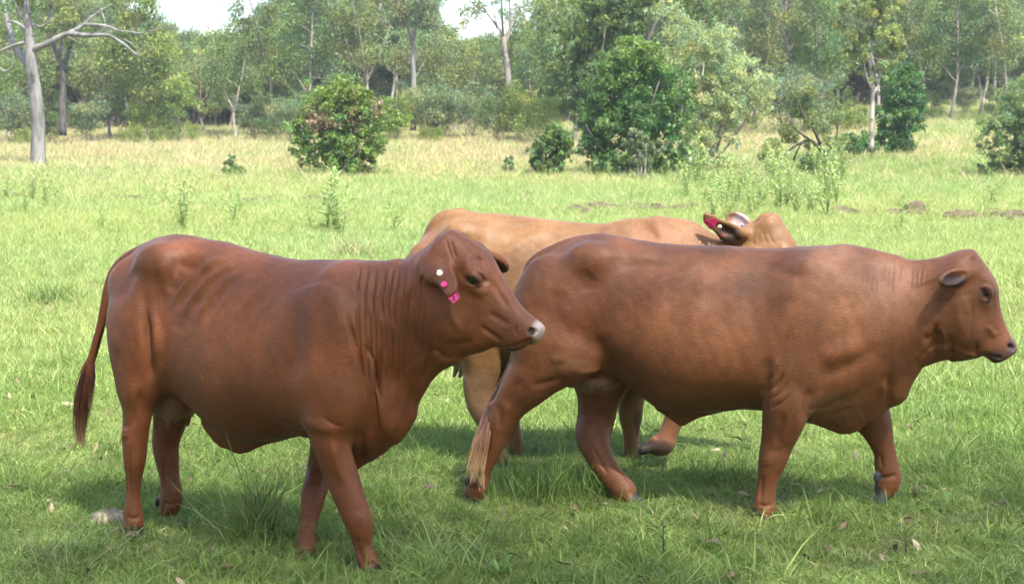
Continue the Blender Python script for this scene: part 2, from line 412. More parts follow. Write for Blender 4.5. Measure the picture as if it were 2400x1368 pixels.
def spot(c, r, colr, hairless=0.0, soft=.5, sq=None):
    c = np.array(c, float)
    def f(V, px, Nl, col, hair):
        q = V - c
        if sq is not None: q = q / np.array(sq)
        mk = 1 - smooth01(np.linalg.norm(q, axis=1), r * (1 - soft), r)
        return blend(col, mk, colr), hair * (1 - mk * hairless)
    return f
def pxspot(c, r, colr, amt=1.0, soft=.5, hairless=0.0, smin=-.05):
    def f(V, px, Nl, col, hair):
        mk = amt * (1 - smooth01(np.linalg.norm((px - np.array(c)) / np.array(r), axis=1), 1 - soft, 1)) * (V[:, 1] > smin)
        return blend(col, mk, colr), hair * (1 - mk * hairless)
    return f
def hair_tail(b, root, guides, n, spread, cols, seed, w0=.004):
    """tail switch: many thin tapered strands along guide polylines (local coords)"""
    rng = np.random.default_rng(seed); g = Geo()
    for i in range(n):
        gd = guides[rng.integers(len(guides))]; P = np.array([p for p, _ in gd], float); R = np.array([r for _, r in gd], float)
        tt = np.linspace(0, rng.uniform(.72, 1.0), 9); t0 = np.linspace(0, 1, len(P))
        C = np.stack([np.interp(tt, t0, P[:, k]) for k in range(3)], 1); rr = np.interp(tt, t0, R)
        off = rng.normal(0, .55, 3); wob = np.stack([np.sin(tt * rng.uniform(2, 7) + rng.uniform(0, 6)) for _ in range(3)], 1) * .25
        C = C + (off[None] + wob * tt[:, None]) * rr[:, None] * spread
        C = b.world(C) - np.array(root.location)
        V, Q, T = tube(C, np.linspace(1, .25, 9) * w0 * rng.uniform(.6, 1.2), 3, False)
        sh = rng.uniform(.75, 1.25)
        cc = np.stack([np.interp(tt, np.linspace(0, 1, len(cols)), [c[k] for c in cols]) for k in range(3)], 1) * sh
        g.add(V, Q, None, np.repeat(cc, 3, 0))
    return g.build('tail_switch', M_SWITCH, root)
def eye(b, root, c, r, name='eye'):
    bm = bmesh.new(); bmesh.ops.create_uvsphere(bm, u_segments=20, v_segments=14, radius=r)
    me = bpy.data.meshes.new('eye'); bm.to_mesh(me); bm.free()
    for p in me.polygons: p.use_smooth = True
    me.materials.append(M_EYE); o = bpy.data.objects.new('eye', me); S.collection.objects.link(o); o.parent = root
    o.location = Vector(b.world(c)[0]) - root.location
    return o
def plate(b, root, name, pts, normal, thick, mat, bev=.002):
    """flat tag: outline pts (local coords, coplanar) given real thickness"""
    P = b.world(np.array(pts)) - np.array(root.location); nn = np.array(normal, float)
    nw = nn[0] * b.H + nn[1] * b.Nn + nn[2] * np.array([0, 0, 1.0]); nw /= np.linalg.norm(nw)
    k = len(P); bm = bmesh.new()
    a = [bm.verts.new(p - nw * thick / 2) for p in P]; c = [bm.verts.new(p + nw * thick / 2) for p in P]
    bm.faces.new(a[::-1]); bm.faces.new(c)
    for i in range(k): bm.faces.new((a[i], a[(i + 1) % k], c[(i + 1) % k], c[i]))
    bmesh.ops.recalc_face_normals(bm, faces=bm.faces)
    if bev: bmesh.ops.bevel(bm, geom=[e for e in bm.edges], offset=bev, segments=2, affect='EDGES')
    me = bpy.data.meshes.new(name); bm.to_mesh(me); bm.free(); me.materials.append(mat)
    o = bpy.data.objects.new(name, me); S.collection.objects.link(o); o.parent = root
    return o
def disc(c, ax1, ax2, n=20): return [c + ax1 * math.cos(t) + ax2 * math.sin(t) for t in np.linspace(0, 2 * math.pi, n, endpoint=False)]
def unit(v): v = np.array(v, float); return v / np.linalg.norm(v)

def head_loft(f, b, o, yaw_rel, axis_px, top, bot, widths, k=.035, cap=.03, mid=.5):
    """head: profile outline on a vertical plane through o turned yaw_rel degrees (towards the near side) from the body heading"""
    y = math.radians(yaw_rel); fw = np.array([math.cos(y), math.sin(y), 0.]); n = np.array([-math.sin(y), math.cos(y), 0.])
    A0 = b.at_plane(*axis_px[0], o, n); A1 = b.at_plane(*axis_px[1], o, n)
    L = np.linalg.norm(A1 - A0); a = (A1 - A0) / L
    up = np.array([0, 0, 1.]) - a[2] * a; up /= np.linalg.norm(up)
    tp = outline_tables(b, top, A0, a, up, n); bt = outline_tables(b, bot, A0, a, up, n)
    t0 = max(tp[0].min(), min(bt[0].min(), tp[0].min() + .02)); t1 = min(tp[0].max(), bt[0].max())
    ts = np.array([w[0] for w in widths]) * L; ws = np.array([w[1] for w in widths])
    f.loft(A0, a, up, t0 + cap * .4, t1 - cap * .5, tp, bt, (ts, ws), cap=cap, k=k, nu=2.3, nl=2.6, mid=mid, sig=.012, p=2.4)
    lat = n * (1 if n[1] > 0 else -1)
    return dict(A0=A0, a=a, up=up, L=L, n=lat, fw=fw)
# ---- proportions shared by the herd
def ear_shape(f, root_p, tip_p, wide_dir, face_dir, length_w, thick=.011, cup=.02, k=.012):
    """leaf-shaped cupped ear from root to tip; face_dir = where its hollow looks"""
    root_p = np.array(root_p, float); tip_p = np.array(tip_p, float); ax = tip_p - root_p; L = np.linalg.norm(ax); a = ax / L
    fd = unit(np.array(face_dir) - a * np.dot(face_dir, a)); wd = np.cross(a, fd)
    c = root_p + ax * .56
    f.cone(root_p - a * .03, root_p + a * L * .35, .03, .024, k=.03)
    f.ell(c, [a * L * .52, wd * length_w, fd * (thick + cup * .9)], k=k)
    f.ell(c + fd * (cup * 1.25) + a * .02 * L, [a * L * .44, wd * length_w * .78, fd * (cup * 1.25)], k=.008, cut=True)
def head_feat(f, b, h, eye_px, eye_lat, nost_px, nost_lat, cheek_px, cheek_r, brow=.026):
    n, a, up, o = h['n'], h['a'], h['up'], h['A0']
    for sg in (1, -1):
        pe = b.at_plane(*eye_px, o + n * eye_lat, n); rel = pe - o; e0 = rel - n * (rel @ n)
        E = o + e0 + n * sg * eye_lat
        f.ell(E + up * .030 - a * .022 - n * sg * .022, [a * .055, up * .026, n * brow], k=.03)      # brow ridge
        f.ell(E - up * .030 + a * .006 - n * sg * .022, [a * .05, up * .018, n * .024], k=.03)        # lower lid and cheekbone
        f.ell(E + n * sg * .012, [unit(a - up * .12) * .025, unit(up + a * .12) * .0125, n * .026], k=.008, cut=True)   # lid opening
        f.chain([(E + a * x_ + up * z_ + n * sg * y_, r_) for x_, z_, y_, r_ in ((-.030, -.002, -.004, .004), (-.018, .012, .004, .007), (0, .0165, .007, .0085), (.018, .011, .004, .007), (.030, -.004, -.004, .004))], k=.012)   # upper lid
        pn = b.at_plane(*nost_px, o + n * nost_lat, n); rn = pn - o; Nn_ = o + rn - n * (rn @ n) + n * sg * nost_lat
        f.ell(Nn_ + n * sg * .004 + a * .006, [unit(a * .8 + up * .6) * .021, unit(up * .8 - a * .6) * .013, n * .026], k=.010, cut=True)
        pc = b.at_plane(*cheek_px, o, n); f.ell(pc + n * sg * .055, [a * cheek_r * 1.15, up * cheek_r, n * .052], k=.05)
        if sg == 1: near = E
        else: far = E
    return near, far
def hoof(f, p, dirv, r=.048, h=.06):
    """cloven hoof ending at p, pointing along dirv (unit, local)"""
    d = unit(dirv); side = np.array([0, 1., 0])
    for sg in (1, -1):
        c = np.array(p) + side * sg * r * .45
        f.cone(c - d * h, c, r * .50, r * .62, k=.012)

# ================================================================= cow A: dark red, nearest on the left, head up
def build_cow_a():
    b = Beast((-1.17, 6.89, 0), 30)
    f = Field((-1.25, -.62, -.02), (1.60, .62, 1.56), VOX)
    X, Z, Y0 = np.array([1., 0, 0]), np.array([0, 0, 1.]), np.array([0, 1., 0]); o = np.zeros(3)
    ho = b.at(1060, 660, -.01)
    htop = [(1030, 575), (1046, 548), (1059, 540), (1079, 549), (1112, 570), (1140, 588), (1156, 607), (1170, 634), (1190, 667), (1214, 707), (1237, 731), (1258, 747), (1270, 758), (1275, 768)]
    hbot = [(1000, 700), (1015, 760), (1040, 818), (1090, 832), (1130, 822), (1160, 812), (1176, 812), (1190, 820), (1205, 823), (1220, 820), (1240, 811), (1258, 797), (1272, 782)]
    h = head_loft(f, b, ho, -12, [(1030, 640), (1262, 788)], htop, hbot,
                  [(-.2, .07), (-.05, .085), (.12, .098), (.28, .104), (.40, .094), (.52, .076), (.66, .064), (.8, .064), (.92, .066), (1.0, .062), (1.05, .056)], cap=.022, mid=.5)
    n, a, up = h['n'], h['a'], h['up']
    eN, eF = head_feat(f, b, h, (1108, 654), .098, (1246, 774), .060, (1062, 742), .082)
    # ears
    er = b.at_plane(1012, 632, ho + n * .10, n); et = b.at_plane(1053, 694, ho + n * .205, n)
    lw = .050
    axv = unit(et - er); vw = unit(b.local(np.array([0, 0, CAMZ]))[0] - er)
    epl = unit(vw - axv * (vw @ axv)); ea = unit(np.cross(epl, np.cross(axv, epl))); eb = np.cross(epl, ea); ec = er + (et - er) * .5
    eo = [(988, 622), (1000, 612), (1020, 609), (1040, 608), (1056, 610), (1063, 630), (1070, 652), (1073, 668), (1069, 684), (1060, 692), (1051, 697), (1044, 690), (1036, 677), (1021, 665), (1005, 656), (992, 642)]
    EP = np.array([b.at_plane(x, y, ec, epl) for x, y in eo]) - ec
    f.sheet(ec, ea, eb, list(zip(EP @ ea, EP @ eb)), 0.0, .016, .0075, k=.012)
    f.cone(er - n * .05, er + (et - er) * .25, .040, .018, k=.03)
    er2 = b.at_plane(1128, 592, ho - n * .10, n); et2 = b.at_plane(1182, 634, ho - n * .2, n)
    ear_shape(f, er2, et2, up, a * .6 - up * .5, .05)
    top = [(316, 600), (336, 575), (360, 560), (385, 551), (404, 546), (434, 550), (473, 559), (529, 567), (584, 585), (618, 593), (668, 603), (707, 608), (751, 607), (800, 611), (850, 616), (900, 618), (940, 612)]
    bot = [(316, 680), (345, 735), (380, 822), (430, 905), (480, 962), (530, 1008), (600, 1032), (660, 1028), (720, 1020), (800, 1030), (860, 1060), (900, 1055), (940, 1020)]
    tp, bt = outline_tables(b, top, o, X, Z, Y0), outline_tables(b, bot, o, X, Z, Y0)
    uu = lambda x, y: b.at(x, y)[0]
    ws = ([uu(x, 750) for x in (316, 345, 385, 425, 460, 510, 570, 640, 710, 770, 830, 890, 940)], [.10, .15, .19, .222, .226, .246, .276, .288, .275, .256, .24, .21, .16])
    t0, t1 = uu(318, 640), uu(925, 800)
    f.loft(o, X, Z, t0, t1, tp, bt, ws, cap=.06, k=.05, nu=1.75, nl=2.15, mid=.42, sig=.022)
    # hips (hook bones), pins, thighs
    for sg in (1, -1):
        hk = b.at(366, 612, .168); hk[1] *= sg; f.ell(hk, [X * .075, Y0 * .04, Z * .05], k=.15)
        pn = b.at(281, 672, .10); pn[1] = sg * .105; f.ell(pn + X * .05 - Z * .02, [X * .095, Y0 * .068, Z * .13], k=.06)
    NH, FH = .185, -.185
    # near hind
    f.ell(b.at(346, 790, .14), [X * .172, Y0 * .125, unit([.12, 0, 1]) * .28], k=.07)
    f.chain([b.J(309, 800, .165, 47), b.J(314, 890, .185, 41), b.J(322, 955, NH, 36), b.J(317, 1020, NH, 31)], k=.05, sq=.8)
    f.cone(b.at(318, 760, .15), b.at(322, 900, .185), b.m(66, b.at(318, 760, .15)), b.m(46, b.at(322, 900, .18)), k=.05, sq=.75)
    f.chain([b.J(317, 1020, NH, 30), b.J(316, 1075, NH, 26), b.J(314, 1110, NH, 19), b.J(312, 1155, NH, 16.5), b.J(312, 1200, NH, 21), b.J(314, 1235, NH, 23)], k=.02, sq=.9)
    f.cone(b.at(296, 1022, NH), b.at(302, 1090, NH), .019, .017, k=.02)
    hoof(f, b.at(317, 1262, NH), (.25, 0, -1))
    # far hind
    fh = b.at(412, 870, FH)
    f.ell(fh + Z * .02, [X * .17, Y0 * .11, Z * .26], k=.07)
    f.chain([b.J(405, 880, FH, 58), b.J(403, 960, FH, 45), b.J(388, 1030, FH, 33), b.J(392, 1080, FH, 27), b.J(398, 1120, FH, 22), b.J(402, 1160, FH, 25), b.J(398, 1190, FH, 24)], k=.03, sq=.85)
    f.cone(b.at(372, 1172, FH - .02), b.at(369, 1182, FH - .02), .016, .011, k=.012)
    hoof(f, b.at(378, 1226, FH), (-.45, 0, -.9))
    # near front
    NF, FF = .17, -.16
    f.ell(b.at(748, 830, .175), [unit([.25, 0, 1]) * .25, unit([1, 0, -.25]) * .15, Y0 * .06], k=.16)
    f.ell(b.at(772, 930, .205), [unit([.2, 0, -1]) * .17, unit([1, 0, .2]) * .115, Y0 * .07], k=.06)
    f.chain([b.J(765, 960, .19, 58), b.J(775, 1040, .19, 47), b.J(800, 1115, NF, 40), b.J(820, 1170, NF, 35), b.J(838, 1215, NF, 33), b.J(846, 1243, NF, 27), b.J(850, 1275, NF, 19.5), b.J(858, 1305, NF, 21), b.J(868, 1330, NF, 23)], k=.025, sq=.85)
    hoof(f, b.at(880, 1362, NF), (.35, 0, -1))
    # far front
    f.chain([b.J(790, 960, FF, 60), b.J(768, 1050, FF, 42), b.J(752, 1100, FF, 33), b.J(736, 1155, -.06, 29), b.J(731, 1185, -.03, 24), b.J(724, 1220, .0, 18), b.J(719, 1262, .03, 19), b.J(716, 1285, .05, 23), b.J(716, 1300, .05, 24)], k=.025, sq=.85)
    hoof(f, b.at(716, 1330, .055), (.1, 0, -1), r=.052)
    # neck
    ntop = [(800, 622), (850, 625), (892, 625), (922, 621), (951, 611), (985, 588), (1010, 570), (1040, 549), (1062, 545)]
    nbot = [(800, 1010), (860, 1020), (900, 985), (940, 940), (980, 895), (1010, 868), (1050, 838), (1080, 820)]
    tp, bt = outline_tables(b, ntop, o, X, Z, Y0), outline_tables(b, nbot, o, X, Z, Y0)
    ws = ([uu(x, 750) for x in (820, 870, 920, 970, 1020, 1060)], [.21, .175, .145, .128, .115, .10])
    f.loft(o, X, Z, uu(835, 750), uu(1035, 700), tp, bt, ws, cap=.07, k=.07, nu=2.0, nl=1.7, mid=.52)
    # dewlap and brisket: a hanging fold of skin with its own thickness
    dew = [(790, 960), (850, 900), (930, 850), (1010, 790), (1075, 800), (1071, 846), (1050, 855), (1026, 872), (1008, 896), (999, 914), (981, 946), (974, 983), (958, 1008), (934, 1033), (906, 1042), (899, 1058), (876, 1078), (850, 1090), (832, 1103), (800, 1080)]
    f.sheet(o, X, Z, [tuple(b.at(x, y)[[0, 2]]) for x, y in dew], 0.0, .10, .017, k=.05)
    nav = [(470, 980), (640, 985), (700, 1010), (655, 1027), (616, 1042), (584, 1058), (563, 1064), (546, 1060), (533, 1052), (519, 1049), (503, 1035), (481, 1007)]
    f.sheet(o, X, Z, [tuple(b.at(x, y)[[0, 2]]) for x, y in nav], 0.0, .06, .012, k=.03)
    # udder
    ud = b.at(402, 935, -.02); f.ell(ud, [X * .12, Y0 * .11, Z * .095], k=.03)
    for dx, s_ in ((-.02, .05), (.055, .055), (0, -.06), (.07, -.06)):
        p = ud + np.array([dx - .02, s_, -.07]); f.cone(p, p + np.array([-.01, 0, -.055]), .016, .010, k=.015)
    # head, turned a little out of the body line so it shows in profile
    # tail
    f.chain([b.J(408, 562, 0, 10), b.J(376, 572, 0, 13), b.J(340, 583, 0, 13), b.J(305, 601, 0, 13), b.J(276, 626, 0, 13), b.J(258, 662, .005, 11), b.J(247, 712, .01, 9.5), b.J(237, 760, .015, 8.5), b.J(223, 812, .02, 8), b.J(209, 858, .025, 9)], k=.02)

    st = []
    # skin folds of the neck: parallel vertical creases
    folds = [[(905, 622), (900, 660), (893, 705), (899, 760)], [(885, 622), (878, 660), (872, 705), (874, 745)], [(922, 622), (915, 665), (907, 715), (912, 765)], [(866, 622), (856, 660), (852, 700), (856, 735)],
             [(938, 616), (929, 668), (921, 720), (925, 780)], [(955, 612), (947, 668), (938, 730), (936, 800)], [(972, 600), (962, 665), (952, 735), (948, 820)], [(988, 592), (976, 660), (966, 740), (962, 840)],
             [(1000, 612), (986, 670), (977, 745), (975, 850)], [(1000, 690), (991, 745), (990, 860)], [(846, 622), (838, 655), (834, 690)]]
    for i, fo in enumerate(folds):
        st.append((fo, 4.5, -4.2 if i % 2 else -6.5)); st.append(([(x + 8, y) for x, y in fo], 5.5, 3.2))
    for k in range(9):      # long creases running down the lower neck and over the shoulder
        x0 = 838 + k * 13; st.append(([(x0, 700 + 8 * k), (x0 + 4, 800 + 6 * k), (x0 + 14 - 2 * k, 900 + 6 * k)], 4.5, -5.0 if k % 3 else -7.5))
    st += [([(806, 720), (822, 770), (846, 850), (858, 910), (862, 960)], 6, -8), ([(850, 800), (880, 850), (892, 900), (900, 960)], 5, -9), ([(905, 790), (893, 850), (880, 930), (884, 1000)], 7, -9),
           ([(866, 780), (860, 850), (866, 920)], 5, -7), ([(935, 850), (925, 920), (915, 1000)], 7, -6), ([(960, 880), (952, 940), (940, 1000)], 6, -5), ([(1015, 810), (1035, 835), (1065, 842)], 8, -9),
           ([(1010, 800), (1003, 850), (985, 900)], 7, -7)]
    # ribs and the hollow of the flank
    st += [([(392, 616), (425, 624), (460, 630), (495, 624)], 19, -13), ([(372, 600), (381, 640), (394, 700)], 12, 6), ([(405, 560), (440, 590), (490, 600)], 22, 5),
           ([(396, 730), (420, 684), (455, 643), (510, 608), (560, 598)], 7.5, 11), ([(422, 750), (450, 697), (490, 652), (545, 617), (600, 606)], 8, 9), ([(455, 765), (485, 706), (525, 660), (585, 628)], 8, 7.5),
           ([(490, 760), (520, 712), (565, 665), (620, 640)], 8, 4.5), ([(530, 770), (560, 725), (605, 680), (650, 655)], 8, 3.5), ([(575, 780), (605, 735), (650, 690)], 9, 3),
           ([(412, 732), (438, 690), (472, 648), (528, 613)], 8, -7), ([(440, 750), (468, 701), (508, 656), (566, 622)], 8, -6), ([(470, 765), (500, 708), (545, 660)], 9, -4.5), ([(410, 780), (430, 750), (450, 740)], 16, -4), ([(400, 690), (410, 650), (430, 632)], 16, -8), ([(332, 620), (336, 690), (342, 760), (348, 850)], 13, -11, -.03, .4), ([(340, 720), (346, 790), (352, 850), (357, 905)], 10, -20, -.03, .3), ([(358, 720), (364, 790), (372, 850)], 13, 8),
           ([(275, 720), (300, 660), (325, 620)], 14, -10), ([(270, 800), (282, 870), (290, 940)], 10, -5), ([(690, 690), (694, 790), (682, 920)], 22, -9), ([(725, 660), (735, 740), (722, 850), (704, 960)], 24, 6),
           ([(770, 650), (790, 720), (800, 800)], 24, 4), ([(912, 835), (890, 900), (876, 980), (860, 1070)], 17, -20, -.03, .3), ([(845, 1000), (850, 1050), (846, 1090)], 10, -10), ([(975, 900), (962, 960), (940, 1020)], 9, -7), ([(930, 890), (918, 960), (905, 1030)], 7, 6), ([(950, 900), (942, 970), (925, 1025)], 7, 5),
           ([(330, 905), (322, 960), (308, 1010)], 9, -7, .05), ([(303, 1045), (301, 1100), (303, 1180)], 4.5, -6, .05), ([(322, 1040), (324, 1100), (320, 1190)], 5, 3, .05), ([(296, 1000), (292, 1030)], 8, 5, .05), ([(294, 1208), (312, 1216), (332, 1210)], 5, -4, .05), ([(800, 1020), (815, 1080), (826, 1140)], 9, -6, .05), ([(770, 1020), (785, 1080), (805, 1140)], 10, 5, .05),
           ([(816, 1195), (832, 1192), (850, 1196)], 9, -2, .05), ([(846, 1200), (852, 1220), (848, 1242)], 11, 3, .05), ([(833, 1250), (840, 1285), (850, 1320)], 4.5, -5, .05), ([(852, 1322), (868, 1322), (880, 1318)], 5, -4, .05), ([(415, 990), (400, 1010), (385, 1020)], 9, -6, -.4), ([(382, 1060), (388, 1120), (392, 1160)], 4.5, -4, -.4), ([(745, 1100), (735, 1140)], 8, -5, -.4), ([(716, 1200), (712, 1250)], 4.5, -4, -.4), ([(380, 1175), (400, 1182), (420, 1178)], 5, -4, -.4), ([(750, 970), (775, 992), (810, 1002)], 5, -2.5), ([(700, 975), (740, 1000), (800, 1010)], 14, 6)]
    # face
    st += [([(1090, 640), (1110, 632), (1130, 640), (1140, 652)], 3.5, 4), ([(1088, 664), (1108, 672), (1132, 668)], 3.5, 3.0), ([(1085, 625), (1110, 612), (1135, 625), (1148, 655)], 4, -4), ([(1090, 610), (1118, 600), (1142, 618)], 4, -3.4),
           ([(1046, 560), (1052, 585), (1062, 610)], 3.5, -3.5), ([(1056, 560), (1062, 585), (1070, 608)], 3.5, -3.5), ([(1080, 565), (1112, 590), (1140, 625)], 4, -3.5), ([(1095, 565), (1125, 588), (1150, 630)], 4, -3.5), ([(1140, 730), (1175, 750), (1200, 765)], 8, -5), ([(1120, 760), (1165, 790), (1185, 812)], 6, -5),
           ([(1150, 650), (1170, 690), (1200, 730)], 8, -4), ([(1184, 812), (1205, 812), (1235, 800), (1252, 790)], 4, -7), ([(1210, 760), (1207, 775), (1212, 785)], 3, -3), ([(1040, 800), (1075, 806), (1110, 800)], 8, -4), ([(1050, 690), (1056, 740), (1090, 790)], 10, 4)]
    base = np.array([.108, .033, .0090])
    dk = lambda k: tuple(base * k)
    hf = (.018, .016, .016)
    paint = [spot(ud, .14, (.30, .19, .12), .5, .5),
             spot(ud + [0, 0, -.11], .06, (.13, .075, .06), .6, .6, (1.6, 1.6, 1)),
             pxspot((1266, 774), (26, 32), (.36, .275, .235), .95, .5, .8, -.5), pxspot((1246, 776), (10, 12), (.03, .02, .018), 1.0, .4, 1), pxspot((1262, 804), (20, 10), (.10, .14, .05), .6, .6, .6, -.5),
             pxspot((1214, 822), (38, 10), (.05, .025, .018), .9, .6), pxspot((1110, 656), (25, 15), (.030, .014, .010), .85, .7), pxspot((1140, 664), (12, 8), (.25, .14, .09), .6, .6),
             pxspot((228, 760), (26, 110), dk(.6), .7, .5)]
    for p, r in ((b.at(317, 1262, NH), .085), (b.at(378, 1226, FH), .085), (b.at(880, 1362, NF), .085), (b.at(716, 1330, .055), .085)): paint.append(spot(p, r, hf, 1.0, .3))
    paint.append(spot(b.at(370, 1180, FH - .02), .035, hf, 1.0, .3))
    root = empty('cow', (*b.world([0, 0, 0])[0],)); bpy.context.view_layer.update()
    tag(root, 'dark red cow at the left, head raised in profile with cream and pink ear buttons', 'cow', 'cattle walking across the paddock')
    build_body(b, f, 'cow', '', st, paint, base, root)
    for E in (eN - n * .008, eF + n * .008): eye(b, root, E, .022)
    # ear tags: cream button, pink button, hanging pink tag with black writing
    fn = vw
    def onear(x, y, lift): return b.at_plane(x, y, er + (et - er) * .5 + fn * lift, unit(np.cross(axv, np.cross(fn, axv))))
    en = unit(fn - axv * (fn @ axv)); sd_ = np.cross(axv, en)
    def place(name, x, y, rx, ry, mat, lift=.034, ang=0.0):
        c = onear(x, y, lift); u1 = axv * math.cos(ang) + sd_ * math.sin(ang); u2 = np.cross(u1, en)
        return plate(b, root, name, disc(c, u1 * ry, u2 * rx), en, .006, mat, .0015)
    place('ear_button', 1030, 639, .0125, .0165, M_CREAM, .026)['label'] = 'cream ear button'
    place('ear_button', 1041, 666, .0125, .0165, M_PINK, .024)['label'] = 'pink ear button'
    q = [onear(x, y, -.004) for x, y in ((1048, 696), (1063, 711), (1079, 696), (1068, 676))]
    tagn = unit(np.cross(q[1] - q[0], q[3] - q[0])); tagn = tagn if tagn @ fn > 0 else -tagn
    tg = plate(b, root, 'ear_tag', q, tagn, .003, M_PINK, .001); tg['label'] = 'pink plastic tag with black figures'
    bpy.context.view_layer.update()
    def stroke(pts, wpx, nm):
        L3 = [b.at_plane(x, y, q[0] + tagn * .0026, tagn) for x, y in pts]
        g = Geo(); V, Q, T = tube(b.world(np.array(L3)) - np.array(root.location), [b.m(wpx, L3[0])] * len(L3), 6); g.add(V, Q, T)
        ink = g.build(nm, M_INK, tg)
    stroke([(1060, 699), (1061, 703), (1064, 704), (1066, 700), (1064, 694), (1061, 696)], 1.3, 'figure')
    stroke([(1070, 684), (1073, 690), (1075, 696)], 1.3, 'figure'); stroke([(1053, 694), (1058, 690), (1063, 689)], 2.2, 'figure')
    # switch
    g1 = [(b.at(209, 850, .03), .012), (b.at(200, 895, .03), .027), (b.at(193, 940, .03), .029), (b.at(186, 990, .03), .022), (b.at(186, 1045, .03), .012)]
    g2 = [(b.at(211, 850, .03), .012), (b.at(207, 900, .03), .018), (b.at(200, 950, .03), .018), (b.at(194, 1000, .03), .012), (b.at(196, 1050, .03), .007)]
    g3 = [(b.at(209, 855, .03), .010), (b.at(209, 890, .03), .014), (b.at(211, 930, .03), .010), (b.at(210, 960, .03), .003)]
    hair_tail(b, root, [g1, g1, g2, g3], 420, 1.0, [(.13, .04, .018), (.10, .030, .015), (.085, .028, .015), (.18, .09, .045), (.34, .22, .12)], 5, .0028)
    return root

# ================================================================= cow B: red, on the right, striding, head level
def build_cow_b():
    b = Beast((.535, 7.665, 0), 14)
    f = Field((-.95, -.48, -.02), (2.08, .50, 1.42), VOX)
    X, Z, Y0 = np.array([1., 0, 0]), np.array([0, 0, 1.]), np.array([0, 1., 0]); o = np.zeros(3)
    uu = lambda x, y: b.at(x, y)[0]
    ho = b.at(2270, 690, 0)
    htop = [(2236, 606), (2250, 592), (2264, 586), (2282, 587), (2295, 604), (2308, 622), (2318, 637), (2331, 659), (2337, 683), (2338, 706), (2344, 732), (2355, 762), (2369, 790), (2379, 803), (2383, 816)]
    hbot = [(2205, 700), (2212, 760), (2235, 812), (2262, 828), (2285, 832), (2303, 832), (2314, 843), (2328, 852), (2345, 850), (2360, 845), (2374, 836), (2381, 826)]
    h = head_loft(f, b, ho, -16, [(2245, 640), (2362, 828)], htop, hbot,
                  [(-.25, .06), (-.05, .08), (.12, .098), (.25, .104), (.40, .095), (.55, .078), (.7, .066), (.85, .065), (.95, .065), (1.04, .058)], cap=.024, mid=.5)
    n, a, up = h['n'], h['a'], h['up']
    eN, eF = head_feat(f, b, h, (2310, 687), .094, (2369, 811), .058, (2252, 762), .078)
    er = b.at_plane(2264, 640, ho + n * .085, n); et = b.at_plane(2205, 660, ho + n * .18, n)
    vw = unit(b.local(np.array([0, 0, CAMZ]))[0] - er)
    ear_shape(f, er, et, up, unit(vw - Z * .1), .037, thick=.009, cup=.020)
    er2 = b.at_plane(2262, 638, ho - n * .085, n); et2 = b.at_plane(2225, 650, ho - n * .2, n); ear_shape(f, er2, et2, up, -vw, .05)
    top = [(1238, 640), (1262, 604), (1300, 578), (1340, 561), (1380, 550), (1415, 547), (1450, 552), (1490, 561), (1540, 568), (1620, 573), (1700, 576), (1760, 580), (1808, 584), (1875, 577), (1930, 576), (1990, 578), (2040, 588), (2090, 603), (2120, 610)]
    bot = [(1238, 740), (1262, 790), (1300, 840), (1340, 866), (1400, 866), (1450, 884), (1500, 918), (1540, 952), (1600, 966), (1680, 962), (1740, 956), (1800, 960), (1860, 975), (1930, 990), (1990, 985), (2040, 950), (2090, 900), (2120, 870)]
    tp, bt = outline_tables(b, top, o, X, Z, Y0), outline_tables(b, bot, o, X, Z, Y0)
    ws = ([uu(x, 750) for x in (1238, 1270, 1310, 1360, 1410, 1470, 1560, 1650, 1740, 1820, 1890, 1960, 2030, 2100)], [.12, .165, .20, .225, .238, .258, .295, .308, .30, .28, .262, .24, .20, .16])
    f.loft(o, X, Z, uu(1248, 700), uu(2090, 750), tp, bt, ws, cap=.06, k=.05, nu=1.8, nl=2.2, mid=.43, sig=.022)
    for sg in (1, -1):
        hk = b.at(1380, 606, .165); hk[1] *= sg; f.ell(hk, [X * .09, Y0 * .05, Z * .06], k=.11)
        pn = b.at(1258, 660, .11); pn[1] *= sg; f.ell(pn + X * .03, [X * .085, Y0 * .07, Z * .12], k=.06)
    NH, FH = .185, -.17
    # near hind, stretched back
    f.ell(b.at(1300, 745, .13), [X * .21, Y0 * .13, unit([.0, 0, 1]) * .27], k=.07)
    f.ell(b.at(1318, 830, .165), [unit([1, 0, .1]) * .19, Y0 * .09, Z * .13], k=.06)
    f.chain([b.J(1272, 800, .17, 72), b.J(1258, 856, .18, 58), b.J(1228, 902, NH, 47), b.J(1196, 950, NH, 38), b.J(1176, 988, NH, 31)], k=.05, sq=.8)
    f.cone(b.at(1330, 835, .17), b.at(1236, 905, NH), b.m(56, b.at(1330, 835, .17)), b.m(42, b.at(1236, 905, NH)), k=.06, sq=.75)
    f.chain([b.J(1176, 985, NH, 31), b.J(1162, 1028, NH, 26), b.J(1146, 1068, NH, 20), b.J(1131, 1104, NH, 18.5), b.J(1120, 1132, NH, 21.5), b.J(1112, 1155, NH, 24)], k=.02, sq=.9)
    f.cone(b.at(1155, 952, NH), b.at(1154, 1010, NH), .024, .016, k=.025)
    f.cone(b.at(1096, 1122, NH + .02), b.at(1092, 1130, NH + .02), .013, .009, k=.01)
    hoof(f, b.at(1106, 1184, NH), (-.1, 0, -1), r=.05)
    # far hind, reaching forward
    f.ell(b.at(1410, 850, FH), [X * .17, Y0 * .11, Z * .2], k=.07)
    f.chain([b.J(1412, 860, FH, 66), b.J(1402, 935, FH, 47), b.J(1396, 985, FH, 42), b.J(1388, 1020, -.12, 40), b.J(1399, 1056, -.08, 33), b.J(1419, 1094, -.03, 27), b.J(1444, 1128, .01, 26), b.J(1464, 1152, .03, 28)], k=.03, sq=.85)
    hoof(f, b.at(1500, 1186, .04), (.75, 0, -.65), r=.05)
